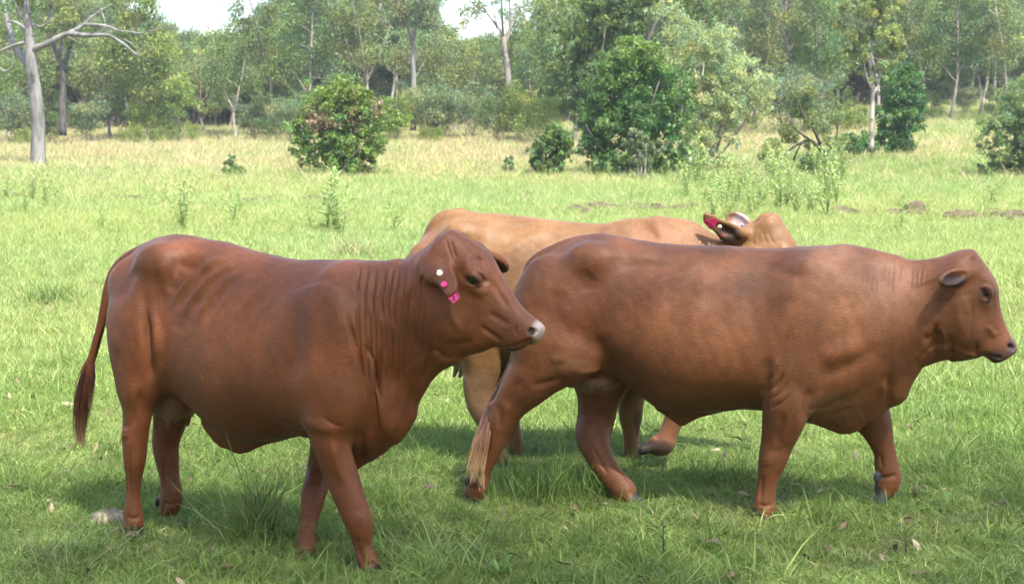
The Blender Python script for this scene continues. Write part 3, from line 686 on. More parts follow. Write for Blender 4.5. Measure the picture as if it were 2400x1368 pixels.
    # near front
    NF, FF = .175, -.15
    f.ell(b.at(1930, 750, .155), [unit([-.2, 0, 1]) * .25, unit([1, 0, .2]) * .17, Y0 * .075], k=.16)
    f.ell(b.at(1860, 890, .195), [unit([-.2, 0, -1]) * .18, unit([1, 0, -.1]) * .13, Y0 * .075], k=.06)
    f.chain([b.J(1846, 930, .19, 58), b.J(1836, 985, .185, 48), b.J(1822, 1035, NF, 37), b.J(1812, 1072, NF, 32), b.J(1804, 1102, NF, 25), b.J(1797, 1140, NF, 20), b.J(1792, 1172, NF, 22), b.J(1793, 1195, NF, 25)], k=.025, sq=.85)
    f.cone(b.at(1772, 1190, NF + .02), b.at(1768, 1200, NF + .02), .013, .010, k=.01)
    hoof(f, b.at(1802, 1230, NF), (.2, 0, -1), r=.05)
    # far front, lifted mid-stride
    f.chain([b.J(2010, 930, FF, 60), b.J(2046, 985, FF, 42), b.J(2064, 1030, FF, 28), b.J(2074, 1062, FF, 23), b.J(2078, 1092, FF, 25.5), b.J(2083, 1120, FF, 26), b.J(2074, 1146, FF, 24)], k=.025, sq=.85)
    f.cone(b.at(2056, 1112, FF + .03), b.at(2053, 1122, FF + .03), .016, .012, k=.01)
    hoof(f, b.at(2054, 1186, FF), (-.5, 0, -.85), r=.052, h=.075)
    # neck
    ntop = [(1960, 588), (2001, 590), (2051, 600), (2090, 608), (2121, 613), (2160, 609), (2197, 606), (2230, 600), (2262, 590)]
    nbot = [(1960, 940), (2020, 915), (2080, 885), (2120, 868), (2160, 845), (2200, 825), (2262, 800)]
    tp, bt = outline_tables(b, ntop, o, X, Z, Y0), outline_tables(b, nbot, o, X, Z, Y0)
    ws = ([uu(x, 750) for x in (1960, 2020, 2080, 2140, 2200, 2260)], [.21, .185, .16, .14, .12, .10])
    f.loft(o, X, Z, uu(1985, 750), uu(2235, 700), tp, bt, ws, cap=.07, k=.08, nu=2.0, nl=1.9, mid=.5)
    dew = [(1850, 930), (1950, 860), (2060, 830), (2150, 790), (2250, 770), (2290, 836), (2256, 843), (2231, 848), (2220, 842), (2197, 846), (2161, 857), (2150, 876), (2137, 899), (2125, 931), (2110, 946), (2084, 957), (2074, 966), (2050, 985), (2030, 995), (2010, 1012), (1993, 1019), (1969, 1018), (1947, 1010), (1907, 991), (1876, 984)]
    f.sheet(o, X, Z, [tuple(b.at(x, y)[[0, 2]]) for x, y in dew], 0.0, .12, .018, k=.05)
    nav = [(1530, 930), (1680, 950), (1700, 958), (1668, 970), (1640, 978), (1618, 988), (1606, 996), (1594, 998), (1578, 985), (1563, 974), (1540, 958)]
    f.sheet(o, X, Z, [tuple(b.at(x, y)[[0, 2]]) for x, y in nav], 0.0, .05, .012, k=.03)
    ud = b.at(1400, 888, -.02); f.ell(ud, [X * .12, Y0 * .11, Z * .055], k=.03)
    for px_, s_ in ((1362, .02), (1384, .07), (1417, .05)):
        p = b.at(px_, 890, s_); f.cone(p, p + np.array([0, 0, -.045]), .014, .009, k=.012)
    # head
    f.chain([b.J(1400, 566, 0, 14), b.J(1340, 575, 0, 15), b.J(1300, 586, 0, 14), b.J(1266, 602, 0, 13), b.J(1243, 622, .0, 11), b.J(1233, 655, 0, 10), b.J(1228, 700, 0, 9), b.J(1224, 760, 0, 8.5), b.J(1205, 840, 0, 8), b.J(1172, 905, .02, 7.5), b.J(1150, 950, .06, 7.5), b.J(1143, 975, .12, 8)], k=.02)
    st = []
    for k in range(14):     # neck creases
        x0 = 2030 + 11 * k; st.append(([(x0, 600 + k), (x0 - 3, 640), (x0 - 8, 680 + (k % 4) * 16)], 3.2, (-1.6 if k % 2 else -2.6), -.03, .7))
    st += [([(1870, 578), (1900, 600), (1870, 640), (1840, 650)], 18, 3), ([(1760, 620), (1820, 632), (1880, 648), (1910, 660)], 14, -6), ([(1790, 700), (1840, 690), (1880, 675)], 16, 4),
           ([(1440, 630), (1520, 622), (1580, 625), (1640, 612)], 14, -11), ([(1400, 600), (1470, 597), (1560, 598)], 14, 5), ([(1480, 720), (1540, 660), (1620, 630), (1660, 610)], 12, 6), ([(1560, 760), (1610, 690), (1680, 645)], 13, 5), ([(1640, 790), (1680, 720), (1740, 670)], 14, 4),
           ([(1392, 640), (1375, 660), (1380, 690)], 20, -4), ([(1345, 880), (1400, 868), (1450, 878), (1480, 900)], 8, 7), ([(1440, 880), (1420, 830), (1400, 780)], 26, -7), ([(1300, 700), (1330, 650), (1365, 610)], 18, 6),
           ([(1240, 905), (1290, 895), (1330, 880)], 8, -6), ([(1290, 850), (1310, 840), (1330, 850)], 10, 4), ([(1800, 830), (1795, 880), (1790, 940)], 14, -8), ([(1820, 830), (1812, 900), (1806, 950)], 8, 6),
           ([(1792, 900), (1815, 880), (1822, 850)], 4, -4), ([(1796, 920), (1825, 900), (1838, 870)], 4, -4), ([(1800, 940), (1832, 920), (1850, 890)], 4, -4), ([(1803, 960), (1840, 940), (1860, 915)], 4, -3),
           ([(1915, 845), (1955, 835), (2000, 815), (2025, 790)], 22, 7), ([(1905, 885), (1950, 875), (2010, 850), (2070, 800)], 18, -8), ([(2010, 740), (2020, 790), (2000, 830)], 16, -3), ([(1975, 680), (1990, 720), (1996, 740)], 14, -2.5),
           ([(1890, 960), (1930, 958), (1965, 940), (1990, 925)], 5, -7), ([(1885, 975), (1930, 978), (1980, 965), (2010, 950)], 5, -8), ([(1900, 985), (1940, 992), (1970, 1005)], 5, -7), ([(2003, 950), (2018, 975), (2026, 995)], 7, 3), ([(1900, 905), (1886, 950), (1878, 990)], 10, -7), ([(2078, 870), (2082, 920), (2080, 960)], 8, -6),
           ([(2190, 750), (2195, 800), (2190, 845)], 6, -7), ([(2226, 780), (2232, 815), (2228, 846)], 5, -7), ([(2205, 690), (2198, 720), (2186, 750)], 6, -5), ([(2160, 800), (2190, 790), (2200, 770)], 10, -8), ([(2206, 760), (2214, 800), (2212, 840)], 6, 5), ([(2150, 840), (2180, 820), (2200, 790)], 7, -5),
           ([(1160, 940), (1172, 975), (1168, 1010)], 8, -5, .05), ([(1150, 1000), (1140, 1050), (1120, 1105)], 5, -6, .05), ([(1176, 1010), (1160, 1060), (1142, 1110)], 5, 3, .05), ([(1098, 1140), (1115, 1146), (1136, 1140)], 5, -4, .05), ([(1220, 880), (1200, 930), (1185, 960)], 12, -7, .05), ([(1840, 960), (1826, 1010), (1815, 1050)], 9, -6, .05), ([(1795, 1060), (1812, 1056), (1835, 1058)], 9, -2, .05), ([(1795, 1070), (1800, 1095)], 11, 2.5, .05), ([(1788, 1110), (1784, 1150), (1780, 1180)], 4.5, -5, .05), ([(1775, 1180), (1792, 1186), (1812, 1180)], 5, -4, .05), ([(1385, 1040), (1405, 1080), (1430, 1120)], 5, -5, -.4), ([(1420, 960), (1405, 1000), (1392, 1020)], 9, -6, -.4), ([(2062, 1060), (2068, 1100)], 4.5, -4, -.4), ([(2060, 1120), (2084, 1118), (2104, 1110)], 5, -5, -.4),
           ([(2294, 676), (2310, 670), (2326, 680)], 4, 5), ([(2294, 700), (2310, 706), (2326, 702)], 4, 3), ([(2312, 760), (2325, 780), (2340, 790)], 7, 5), ([(2280, 700), (2280, 750), (2270, 800)], 5, -4), ([(2240, 690), (2246, 740), (2260, 790)], 12, 5), ([(2258, 690), (2270, 740)], 12, 4), ([(2306, 833), (2330, 838), (2352, 838)], 4, -7), ([(2285, 800), (2290, 820), (2282, 832)], 6, -5), ([(2278, 600), (2292, 630)], 6, -4)]
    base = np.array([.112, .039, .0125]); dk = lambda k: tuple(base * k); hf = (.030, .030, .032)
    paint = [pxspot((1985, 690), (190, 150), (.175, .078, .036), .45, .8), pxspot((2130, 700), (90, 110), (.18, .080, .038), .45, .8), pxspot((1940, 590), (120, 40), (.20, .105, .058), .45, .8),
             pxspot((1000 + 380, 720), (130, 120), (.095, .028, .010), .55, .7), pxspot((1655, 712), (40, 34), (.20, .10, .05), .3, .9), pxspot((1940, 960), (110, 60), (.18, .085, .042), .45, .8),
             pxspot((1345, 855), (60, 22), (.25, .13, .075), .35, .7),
             pxspot((2345, 842), (48, 34), (.05, .026, .02), .9, .6, .6), pxspot((2372, 815), (16, 28), (.045, .028, .026), .9, .5, .8), pxspot((2310, 688), (30, 24), (.05, .02, .013), .8, .7), pxspot((2318, 712), (22, 16), (.05, .024, .016), .6, .7),
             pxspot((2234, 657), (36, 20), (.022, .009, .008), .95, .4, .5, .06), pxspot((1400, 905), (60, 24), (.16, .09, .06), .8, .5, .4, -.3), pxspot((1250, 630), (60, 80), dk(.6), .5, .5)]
    for p, r in ((b.at(1106, 1184, NH), .078), (b.at(1500, 1186, .04), .08), (b.at(1802, 1230, NF), .075)): paint.append(spot(p, r, hf, 1.0, .25))
    paint += [spot(b.at(2052, 1172, FF), .088, (.05, .055, .06), 1.0, .2), spot(b.at(2055, 1117, FF + .03), .036, (.05, .055, .06), 1.0, .3), spot(b.at(1094, 1127, NH + .02), .03, hf, 1, .3), spot(b.at(1769, 1197, NF + .02), .03, hf, 1, .3)]
    root = empty('cow', (*b.world([0, 0, 0])[0],)); bpy.context.view_layer.update()
    tag(root, 'red cow striding at the right with one front hoof lifted, no ear tag', 'cow', 'cattle walking across the paddock')
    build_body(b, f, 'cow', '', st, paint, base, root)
    for E in (eN - n * .012, eF + n * .012): eye(b, root, E, .019)
    g1 = [(b.at(1146, 960, .14), .010), (b.at(1139, 1000, .2), .020), (b.at(1126, 1045, .25), .026), (b.at(1114, 1090, .27), .026), (b.at(1106, 1125, .27), .022)]
    g2 = [(b.at(1147, 960, .16), .008), (b.at(1144, 1000, .22), .014), (b.at(1134, 1050, .27), .018), (b.at(1126, 1100, .28), .016), (b.at(1132, 1145, .28), .012)]
    hair_tail(b, root, [g1, g1, g2], 360, 1.0, [(.12, .04, .02), (.15, .055, .03), (.28, .14, .07), (.50, .33, .17), (.55, .40, .23)], 6, .0030)
    return root

# ================================================================= cow C: tan, behind the others, head lowered and turned
def build_cow_c():
    b = Beast((.22, 8.62, 0), 3)
    f = Field((-1.0, -.45, -.02), (1.55, .48, 1.48), VOX)
    X, Z, Y0 = np.array([1., 0, 0]), np.array([0, 0, 1.]), np.array([0, 1., 0]); o = np.zeros(3)
    uu = lambda x, y: b.at(x, y)[0]
    ho = b.at(1800, 590, 0.02)
    htop = [(1756, 530), (1776, 511), (1790, 498), (1806, 497), (1822, 508), (1842, 534), (1860, 561), (1870, 580), (1886, 620), (1900, 670), (1912, 715), (1916, 735)]
    hbot = [(1730, 610), (1742, 670), (1770, 720), (1800, 742), (1830, 752), (1850, 765), (1875, 770), (1900, 758), (1912, 748)]
    h = head_loft(f, b, ho, 18, [(1780, 560), (1900, 752)], htop, hbot, [(-.25, .05), (-.08, .078), (.1, .1), (.27, .106), (.42, .094), (.55, .078), (.7, .066), (.85, .064), (1.03, .046)])
    n, a, up = h['n'], h['a'], h['up']
    eN, eF = head_feat(f, b, h, (1834, 612), .094, (1900, 735), .050, (1790, 680), .075)
    f.ell(b.at_plane(1799, 520, ho, n), [a * .05, up * .05, n * .05], k=.06)
    er = b.at_plane(1746, 552, ho + n * .10, n); et = b.at_plane(1650, 502, ho + n * .25, n)
    vw = unit(b.local(np.array([0, 0, CAMZ]))[0] - er); axv = unit(et - er)
    ef = unit(vw * .95 - Z * .2); epl = unit(ef - axv * (ef @ axv)); ea = axv; eb = np.cross(epl, ea); ec = er + (et - er) * .5
    eo = [(1647, 503), (1651, 499), (1660, 499), (1673, 504), (1691, 514), (1712, 521), (1738, 533), (1748, 548), (1738, 564), (1722, 567), (1706, 563), (1691, 558), (1679, 547), (1671, 539), (1660, 534), (1648, 521)]
    EP = np.array([b.at_plane(x, y, ec, epl) for x, y in eo]) - ec; f.sheet(ec, ea, eb, list(zip(EP @ ea, EP @ eb)), 0.0, .020, .008, k=.012)
    f.ell(b.at_plane(1700, 542, ec + epl * .026, epl), [ea * .085, eb * .034, epl * .030], k=.008, cut=True); f.cone(er - n * .05, er + (et - er) * .12, .040, .022, k=.03)
    er2 = b.at_plane(1766, 545, ho - n * .085, n); et2 = b.at_plane(1708, 508, ho - n * .22, n); ear_shape(f, er2, et2, up, unit(vw), .055, cup=.02)
    top = [(958, 605), (980, 570), (1010, 537), (1040, 513), (1070, 498), (1094, 492), (1130, 497), (1180, 502), (1280, 513), (1340, 520), (1420, 523), (1472, 510), (1540, 514), (1600, 522), (1640, 531)]
    bot = [(958, 690), (980, 740), (1030, 800), (1100, 838), (1160, 850), (1200, 870), (1300, 900), (1400, 912), (1500, 908), (1560, 890), (1600, 850), (1640, 810)]
    tp, bt = outline_tables(b, top, o, X, Z, Y0), outline_tables(b, bot, o, X, Z, Y0)
    ws = ([uu(x, 700) for x in (958, 990, 1030, 1090, 1150, 1230, 1330, 1420, 1500, 1560, 1640)], [.12, .165, .21, .25, .27, .31, .325, .30, .26, .22, .17])
    f.loft(o, X, Z, uu(966, 650), uu(1620, 700), tp, bt, ws, cap=.06, k=.05, nu=1.75, nl=2.2, mid=.43, sig=.022)
    for sg in (1, -1):
        hk = b.at(1082, 550, .165); hk[1] *= sg; f.ell(hk, [X * .09, Y0 * .05, Z * .06], k=.11)
        pn = b.at(992, 630, .11); pn[1] *= sg; f.ell(pn, [X * .08, Y0 * .06, Z * .12], k=.10)
    NH, FH, NF, FF = .17, -.17, .165, -.15
    f.ell(b.at(1040, 720, .13), [X * .2, Y0 * .13, Z * .27], k=.07); f.ell(b.at(1040, 720, -.13), [X * .2, Y0 * .13, Z * .27], k=.07)
    f.chain([b.J(1110, 770, NH, 60), b.J(1128, 850, NH, 46), b.J(1122, 905, NH, 36), b.J(1126, 950, NH, 30), b.J(1146, 1000, NH, 21), b.J(1162, 1050, NH, 17), b.J(1170, 1080, NH, 21)], k=.03, sq=.85); hoof(f, b.at(1176, 1100, NH), (.3, 0, -1))
    f.chain([b.J(1060, 780, FH, 60), b.J(1180, 860, FH, 40), b.J(1190, 930, FH, 26), b.J(1200, 1000, FH, 18), b.J(1210, 1050, FH, 20)], k=.03, sq=.85); hoof(f, b.at(1218, 1085, FH), (.3, 0, -1))
    f.ell(b.at(1500, 715, .165), [unit([-.15, 0, 1]) * .27, unit([1, 0, .2]) * .15, Y0 * .07], k=.12)
    f.chain([b.J(1490, 850, FF, 48), b.J(1480, 930, FF, 31), b.J(1478, 975, FF, 26), b.J(1479, 1010, FF, 18), b.J(1480, 1050, FF, 17), b.J(1481, 1075, FF, 20)], k=.025, sq=.9); hoof(f, b.at(1484, 1098, FF), (.1, 0, -1))
    f.chain([b.J(1560, 840, NF, 48), b.J(1600, 905, NF, 36), b.J(1592, 950, NF, 28), b.J(1577, 990, NF, 21), b.J(1565, 1018, NF, 20), b.J(1555, 1040, NF, 24), b.J(1538, 1044, NF, 22)], k=.025, sq=.9)
    f.cone(b.at(1532, 1028, NF + .02), b.at(1526, 1030, NF + .02), .014, .010, k=.01)
    hoof(f, b.at(1506, 1052, NF), (-.9, 0, -.25), r=.046)
    ntop = [(1520, 512), (1560, 516), (1600, 522), (1650, 535), (1690, 556), (1740, 584), (1800, 575)]
    nbot = [(1520, 830), (1560, 800), (1600, 770), (1650, 740), (1700, 720), (1760, 700), (1800, 690)]
    tp, bt = outline_tables(b, ntop, o, X, Z, Y0), outline_tables(b, nbot, o, X, Z, Y0)
    f.loft(o, X, Z, uu(1545, 700), uu(1770, 650), tp, bt, ([uu(x, 700) for x in (1540, 1620, 1700, 1790)], [.19, .15, .125, .105]), cap=.07, k=.08, nu=2.0, nl=2.0)
    f.sheet(o, X, Z, [tuple(b.at(x, y)[[0, 2]]) for x, y in [(1480, 850), (1640, 700), (1740, 660), (1760, 720), (1690, 780), (1650, 850), (1580, 930), (1520, 925)]], 0., .1, .018, k=.05)
    ud = b.at(1105, 838, 0); f.ell(ud, [X * .13, Y0 * .12, Z * .065], k=.03)
    for px_, s_ in ((1072, .02), (1086, .08), (1124, .08)):
        p = b.at(px_, 858, s_); f.cone(p, p + np.array([-.02, 0, -.055]), .017, .010, k=.015)
    f.chain([b.J(1080, 502, 0, 16), b.J(1040, 512, 0, 17), b.J(1018, 530, 0, 14), b.J(1003, 560, -.03, 12), b.J(985, 620, -.04, 10), b.J(975, 720, -.03, 9), b.J(978, 850, -.02, 8)], k=.02)
    st = []
    for k in range(9):
        x0 = 1606 + 11 * k; st.append(([(x0, 530 + 2 * k), (x0 - 2, 556 + 2 * k), (x0 - 5, 590)], 3.0, -1.8, -.03, .6))
    st += [([(1480, 512), (1530, 545), (1545, 575)], 12, -10), ([(1440, 522), (1420, 545), (1400, 580)], 12, 7), ([(1130, 525), (1200, 530), (1280, 535)], 12, -8), ([(1160, 610), (1230, 560), (1300, 535)], 12, 6), ([(1210, 640), (1260, 590), (1340, 555)], 12, 5), ([(1040, 530), (1080, 540), (1100, 560)], 14, 6),
           ([(1788, 540), (1792, 560), (1800, 575)], 4, -1.5), ([(1800, 540), (1806, 560), (1816, 575)], 4, -1.5), ([(1780, 535), (1770, 555), (1772, 575)], 5, 4)]
    base = np.array([.150, .073, .026]); hf = (.03, .026, .022)
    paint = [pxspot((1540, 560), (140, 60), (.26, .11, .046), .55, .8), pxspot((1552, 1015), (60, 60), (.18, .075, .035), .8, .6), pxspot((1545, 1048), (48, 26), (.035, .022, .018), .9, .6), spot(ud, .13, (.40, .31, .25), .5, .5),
             pxspot((1066, 882), (14, 16), (.34, .18, .16), .8, .6, .6, -.4), pxspot((1082, 884), (14, 14), (.22, .15, .15), .8, .6, .6, -.4), pxspot((1130, 930), (60, 90), (.22, .13, .07), .6, .7, .3), pxspot((1498, 990), (16, 46), (.03, .02, .016), .8, .6, 0, -.4),
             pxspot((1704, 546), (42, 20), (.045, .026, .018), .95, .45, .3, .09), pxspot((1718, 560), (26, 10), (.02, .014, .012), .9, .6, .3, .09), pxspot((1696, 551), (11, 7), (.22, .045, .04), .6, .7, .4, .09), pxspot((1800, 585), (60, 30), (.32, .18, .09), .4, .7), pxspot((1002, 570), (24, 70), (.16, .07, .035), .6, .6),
             pxspot((1738, 522), (34, 15), (.36, .24, .22), .8, .5, .5, -.5) if False else pxspot((1700, 1200), (1, 1), (0, 0, 0), 0)]
    paint += [spot(b.at(1484, 1098, FF), .075, hf, 1, .3), spot(b.at(1176, 1100, NH), .075, hf, 1, .3), spot(b.at(1506, 1052, NF), .07, hf, 1, .3), spot(et2 * .55 + er2 * .45, .085, (.40, .27, .24), .5, .5)]
    root = empty('cow', (*b.world([0, 0, 0])[0],)); bpy.context.view_layer.update()
    tag(root, 'tan cow standing behind the two red cows, crimson tag 115 in its ear', 'cow', 'cattle walking across the paddock')
    build_body(b, f, 'cow', '', st, paint, base, root)
    for E in (eN - n * .012, eF + n * .012): eye(b, root, E, .020)
    # crimson tag, number 115 written up the tag
    en = unit(vw * .95 - Z * .2); pc = er + (et - er) * .62 + en * .034
    pt = lambda x, y, lift=0.0: b.at_plane(x, y, pc + en * lift, en)
    tg = plate(b, root, 'ear_tag', [pt(x, y) for x, y in ((1648, 520), (1656.5, 513.6), (1662.5, 512), (1671, 513.6), (1679, 513), (1684, 519), (1680, 522), (1676.6, 532), (1671, 535.8), (1662.5, 536.9))], en, .003, M_MAGENTA, .001)
    tg['label'] = 'crimson plastic ear tag numbered 115'
    but = pt(1687, 531, -.008); plate(b, root, 'ear_button', disc(but, X * .0105, Z * .0095), en, .008, M_CREAM, .002)['label'] = 'small cream ear button'
    plate(b, root, 'button_hole', disc(but + en * .005 + X * .001, X * .0038, Z * .0045), en, .003, M_INK, 0)
    def stroke(pts, wpx):
        L3 = [pt(x, y, .0026) for x, y in pts]; g = Geo(); V, Q, T = tube(b.world(np.array(L3)) - np.array(root.location), [b.m(wpx, L3[0])] * len(L3), 6); g.add(V, Q, T); g.build('figure', M_INK, tg)
    stroke([(1653.5, 522), (1661, 517)], .85); stroke([(1657, 525.5), (1665, 520)], .85)
    stroke([(1669, 526.5), (1666.5, 524), (1663.5, 526.2), (1666, 529), (1669.5, 528.5), (1671.5, 530), (1670, 532.5), (1665.5, 532.5), (1664, 531)], .75)
    p2 = et2 * .45 + er2 * .55; n2 = unit(vw)
    plate(b, root, 'ear_button', disc(p2 + n2 * .006, X * .012, Z * .010), n2, .006, plain_mat('pale_blue_plastic', (.45, .45, .62), .4), .0015)
    plate(b, root, 'button_hole', disc(p2 + n2 * .010, X * .005, Z * .005), n2, .003, plain_mat('navy_plastic', (.03, .03, .10), .4), 0)
    return root
build_cow_a(); build_cow_b(); build_cow_c()
# ------------------------------------------------------------------ ground, grass
rng = np.random.default_rng(11)
HOOVES = [(-1.66, 7.04), (-1.60, 7.32), (-.57, 6.43), (-.85, 6.6), (-.19, 7.68), (.61, 7.67), (1.17, 7.29), (1.80, 7.82), (.65, 8.72), (.0, 8.4), (-.02, 8.6), (.75, 8.4)]
def zone(x, y):
    """how dry (0 lush .. 1 straw) and how lush-yellow the paddock is at a place"""
    x = np.asarray(x, float); y = np.asarray(y, float)
    n = (np.sin(x * .9 + 1.7 * np.sin(y * .31)) * np.sin(y * .53 + 1.2 * np.sin(x * .37)) + .6 * np.sin(x * 2.3 + y * 1.1) * np.sin(y * 1.7 - x * .6)) / 1.6
    n2 = np.sin(x * .23 + 2.1 * np.sin(y * .085)) * np.sin(y * .14 + 1.1 + 1.4 * np.sin(x * .11))
    a = x / np.maximum(y, 5)
    far = smooth01(y, 52, 98)
    dry = .10 + .14 * np.clip(n, 0, 1) + .10 * smooth01(y, 30, 55) * (a < .05) + far * (.50 + .20 * n2) - .30 * smooth01(a, .15, .30) * far + .18 * np.clip(n2, 0, 1) * smooth01(y, 38, 60)
    return np.clip(dry, 0, 1), np.clip(.5 + .5 * n2 + .2 * n, 0, 1)
def ground_material():
    m, n, l = new_mat('paddock_soil'); at = N(n, 'ShaderNodeAttribute', attribute_name='Col')
    g = N(n, 'ShaderNodeNewGeometry'); nz = N(n, 'ShaderNodeTexNoise', i_Scale=7.0, i_Detail=6.0, i_Roughness=.7); l.new(g.outputs['Position'], nz.inputs['Vector'])
    mr = N(n, 'ShaderNodeMapRange', i_1=.3, i_2=.7, i_3=.55, i_4=1.35); l.new(nz.outputs[0], mr.inputs[0])
    vm = N(n, 'ShaderNodeVectorMath', operation='SCALE'); l.new(at.outputs['Color'], vm.inputs[0]); l.new(mr.outputs[0], vm.inputs['Scale'])
    bs = N(n, 'ShaderNodeBsdfPrincipled', i_Roughness=.95); bs.inputs['Specular IOR Level'].default_value = .1; l.new(vm.outputs[0], bs.inputs['Base Color'])
    bp = N(n, 'ShaderNodeBump', i_Strength=.6, i_Distance=.03); l.new(nz.outputs[0], bp.inputs['Height']); l.new(bp.outputs[0], bs.inputs['Normal'])
    out(n, l, bs.outputs[0]); return m
ys = np.concatenate([np.arange(-30, 3, 3.0), np.arange(3, 16, .25), np.arange(16, 60, .8), np.arange(60, 180, 2.5), np.geomspace(180, 1600, 40)])
us = np.linspace(-1, 1, 161)
GX = np.sign(us)[None] * np.abs(us)[None] ** 1.5 * (14 + np.maximum(ys, 0) * 1.25)[:, None]; GY = np.repeat(ys[:, None], len(us), 1)
GZ = ground_z(GX, GY); ny, nx = GX.shape
ii = (np.arange(ny - 1)[:, None] * nx + np.arange(nx - 1)[None]).ravel()
gq = np.stack([ii, ii + 1, ii + nx + 1, ii + nx], 1)
ground = mesh_obj('ground', np.stack([GX.ravel(), GY.ravel(), GZ.ravel()], 1), [gq], ground_material())
d_, l_ = zone(GX.ravel(), GY.ravel())
gc = np.array([.060, .075, .022])[None] * (1 - d_[:, None]) + np.array([.19, .15, .08])[None] * d_[:, None]
set_attr(ground, 'Col', gc); tag(ground, kind='structure')

def blade_material(name, trans=.35, instanced=True):
    m, n, l = new_mat(name); at = N(n, 'ShaderNodeAttribute', attribute_name='Col')
    c = at.outputs['Color']
    if instanced:
        ti = N(n, 'ShaderNodeAttribute', attribute_name='tint', attribute_type='INSTANCER')
        mx = N(n, 'ShaderNodeMix', data_type='RGBA', blend_type='MULTIPLY'); mx.inputs[0].default_value = 1.0
        l.new(c, mx.inputs[6]); l.new(ti.outputs['Color'], mx.inputs[7]); c = mx.outputs[2]
    oi = N(n, 'ShaderNodeObjectInfo'); mr = N(n, 'ShaderNodeMapRange', i_1=0., i_2=1., i_3=.82, i_4=1.18); l.new(oi.outputs['Random'], mr.inputs[0])
    vm = N(n, 'ShaderNodeVectorMath', operation='SCALE'); l.new(c, vm.inputs[0]); l.new(mr.outputs[0], vm.inputs['Scale']); c = vm.outputs[0]
    bs = N(n, 'ShaderNodeBsdfPrincipled', i_Roughness=.55); bs.inputs['Specular IOR Level'].default_value = .25; l.new(c, bs.inputs['Base Color'])
    tr = N(n, 'ShaderNodeBsdfTranslucent'); tv = N(n, 'ShaderNodeVectorMath', operation='MULTIPLY'); tv.inputs[1].default_value = (1.25, 1.25, .75); l.new(c, tv.inputs[0]); l.new(tv.outputs[0], tr.inputs[0])
    ms = N(n, 'ShaderNodeMixShader'); ms.inputs[0].default_value = trans; l.new(bs.outputs[0], ms.inputs[1]); l.new(tr.outputs[0], ms.inputs[2])
    out(n, l, ms.outputs[0]); return m
M_GRASS = blade_material('grass_blades', .38)

def blades(rg, n, h, hv, wd, rad, lean, curl, cols, segs=3):
    """n curved tapering grass blades as one geometry; cols list of (weight, colour)"""
    base = np.stack([rg.normal(0, rad, n), rg.normal(0, rad, n), np.full(n, -.01)], 1)
    az = rg.uniform(0, 2 * math.pi, n); H = h * np.exp(rg.normal(0, hv, n)); ln = np.abs(rg.normal(lean, lean * .6, n)); cu = np.abs(rg.normal(curl, curl * .6, n))
    d = np.stack([np.cos(az), np.sin(az), np.zeros(n)], 1); fa = az + rg.uniform(0, math.pi, n); sd = np.stack([np.cos(fa), np.sin(fa), np.zeros(n)], 1)
    t = np.linspace(0, 1, segs + 1)
    cen = base[:, None] + d[:, None] * ((ln * H)[:, None] * t[None] + (cu * H)[:, None] * t[None] ** 2.2)[..., None]
    zz = H[:, None] * t[None] * (1 - .45 * np.minimum(cu, 1.6)[:, None] * t[None] ** 1.5); cen[..., 2] += zz
    W = wd * rg.uniform(.7, 1.3, n)[:, None] * np.array([.8, 1, .75, .06] if segs == 3 else np.linspace(1, .1, segs + 1))[None]
    Lf = cen - sd[:, None] * W[..., None] / 2; Rt = cen + sd[:, None] * W[..., None] / 2
    V = np.stack([Lf, Rt], 2).reshape(-1, 3)
    k = np.arange(n)[:, None] * (2 * (segs + 1)) + 2 * np.arange(segs)[None]; k = k.ravel()
    Q = np.stack([k, k + 1, k + 3, k + 2], 1)
    wts = np.array([c[0] for c in cols]); ci = rg.choice(len(cols), n, p=wts / wts.sum())
    cc = np.array([c[1] for c in cols])[ci] * rg.uniform(.75, 1.25, n)[:, None]
    return V, Q, np.repeat(cc, 2 * (segs + 1), 0)
G1, G2, G3 = (.165, .242, .070), (.215, .286, .095), (.128, .200, .056)
STRAW, PALE, BRN = (.40, .35, .22), (.30, .33, .15), (.17, .12, .07)
def tuft(i, n, h, hv, wd, rad, lean, curl, cols):
    g = Geo(); V, Q, c = blades(np.random.default_rng(i), n, h, hv, wd, rad, lean, curl, cols); g.add(V, Q, None, c)
    return g.build('grass_tuft', M_GRASS, link=False)
COL_N = [(5, G1), (4, G2), (3, G3), (.9, STRAW), (.8, PALE)]
near_t = [tuft(1, 60, .036, .35, .0044, .055, .4, .7, COL_N), tuft(2, 60, .050, .35, .0044, .055, .35, .6, COL_N), tuft(3, 50, .030, .4, .0046, .06, .5, .9, COL_N + [(1.5, STRAW)]),
          tuft(4, 40, .080, .35, .0042, .040, .25, .5, [(5, G1), (4, G3), (.4, PALE)]), tuft(5, 14, .055, .5, .0028, .06, .7, 1.1, [(4, STRAW), (2, PALE), (1, BRN)])]
mid_t = [tuft(21, 40, .16, .35, .010, .12, .3, .55, [(4, G2), (4, G1), (1, PALE), (.7, STRAW)]), tuft(22, 34, .24, .35, .009, .11, .25, .5, [(4, G2), (3, G1), (2, PALE), (.6, STRAW)]),
         tuft(23, 30, .12, .4, .011, .14, .45, .8, [(4, G2), (3, G1), (1.5, PALE), (1.5, STRAW)]), tuft(24, 22, .26, .4, .006, .10, .25, .45, [(3, G2), (3, PALE), (2.5, STRAW)])]
far_t = [tuft(31, 40, .38, .35, .030, .32, .25, .4, [(4, G2), (4, G1), (1, PALE)]), tuft(32, 40, .48, .4, .026, .30, .2, .4, [(3, G2), (3, PALE), (2, STRAW)]), tuft(33, 36, .30, .4, .035, .36, .35, .6, [(4, G2), (3, G1), (1, STRAW)])]
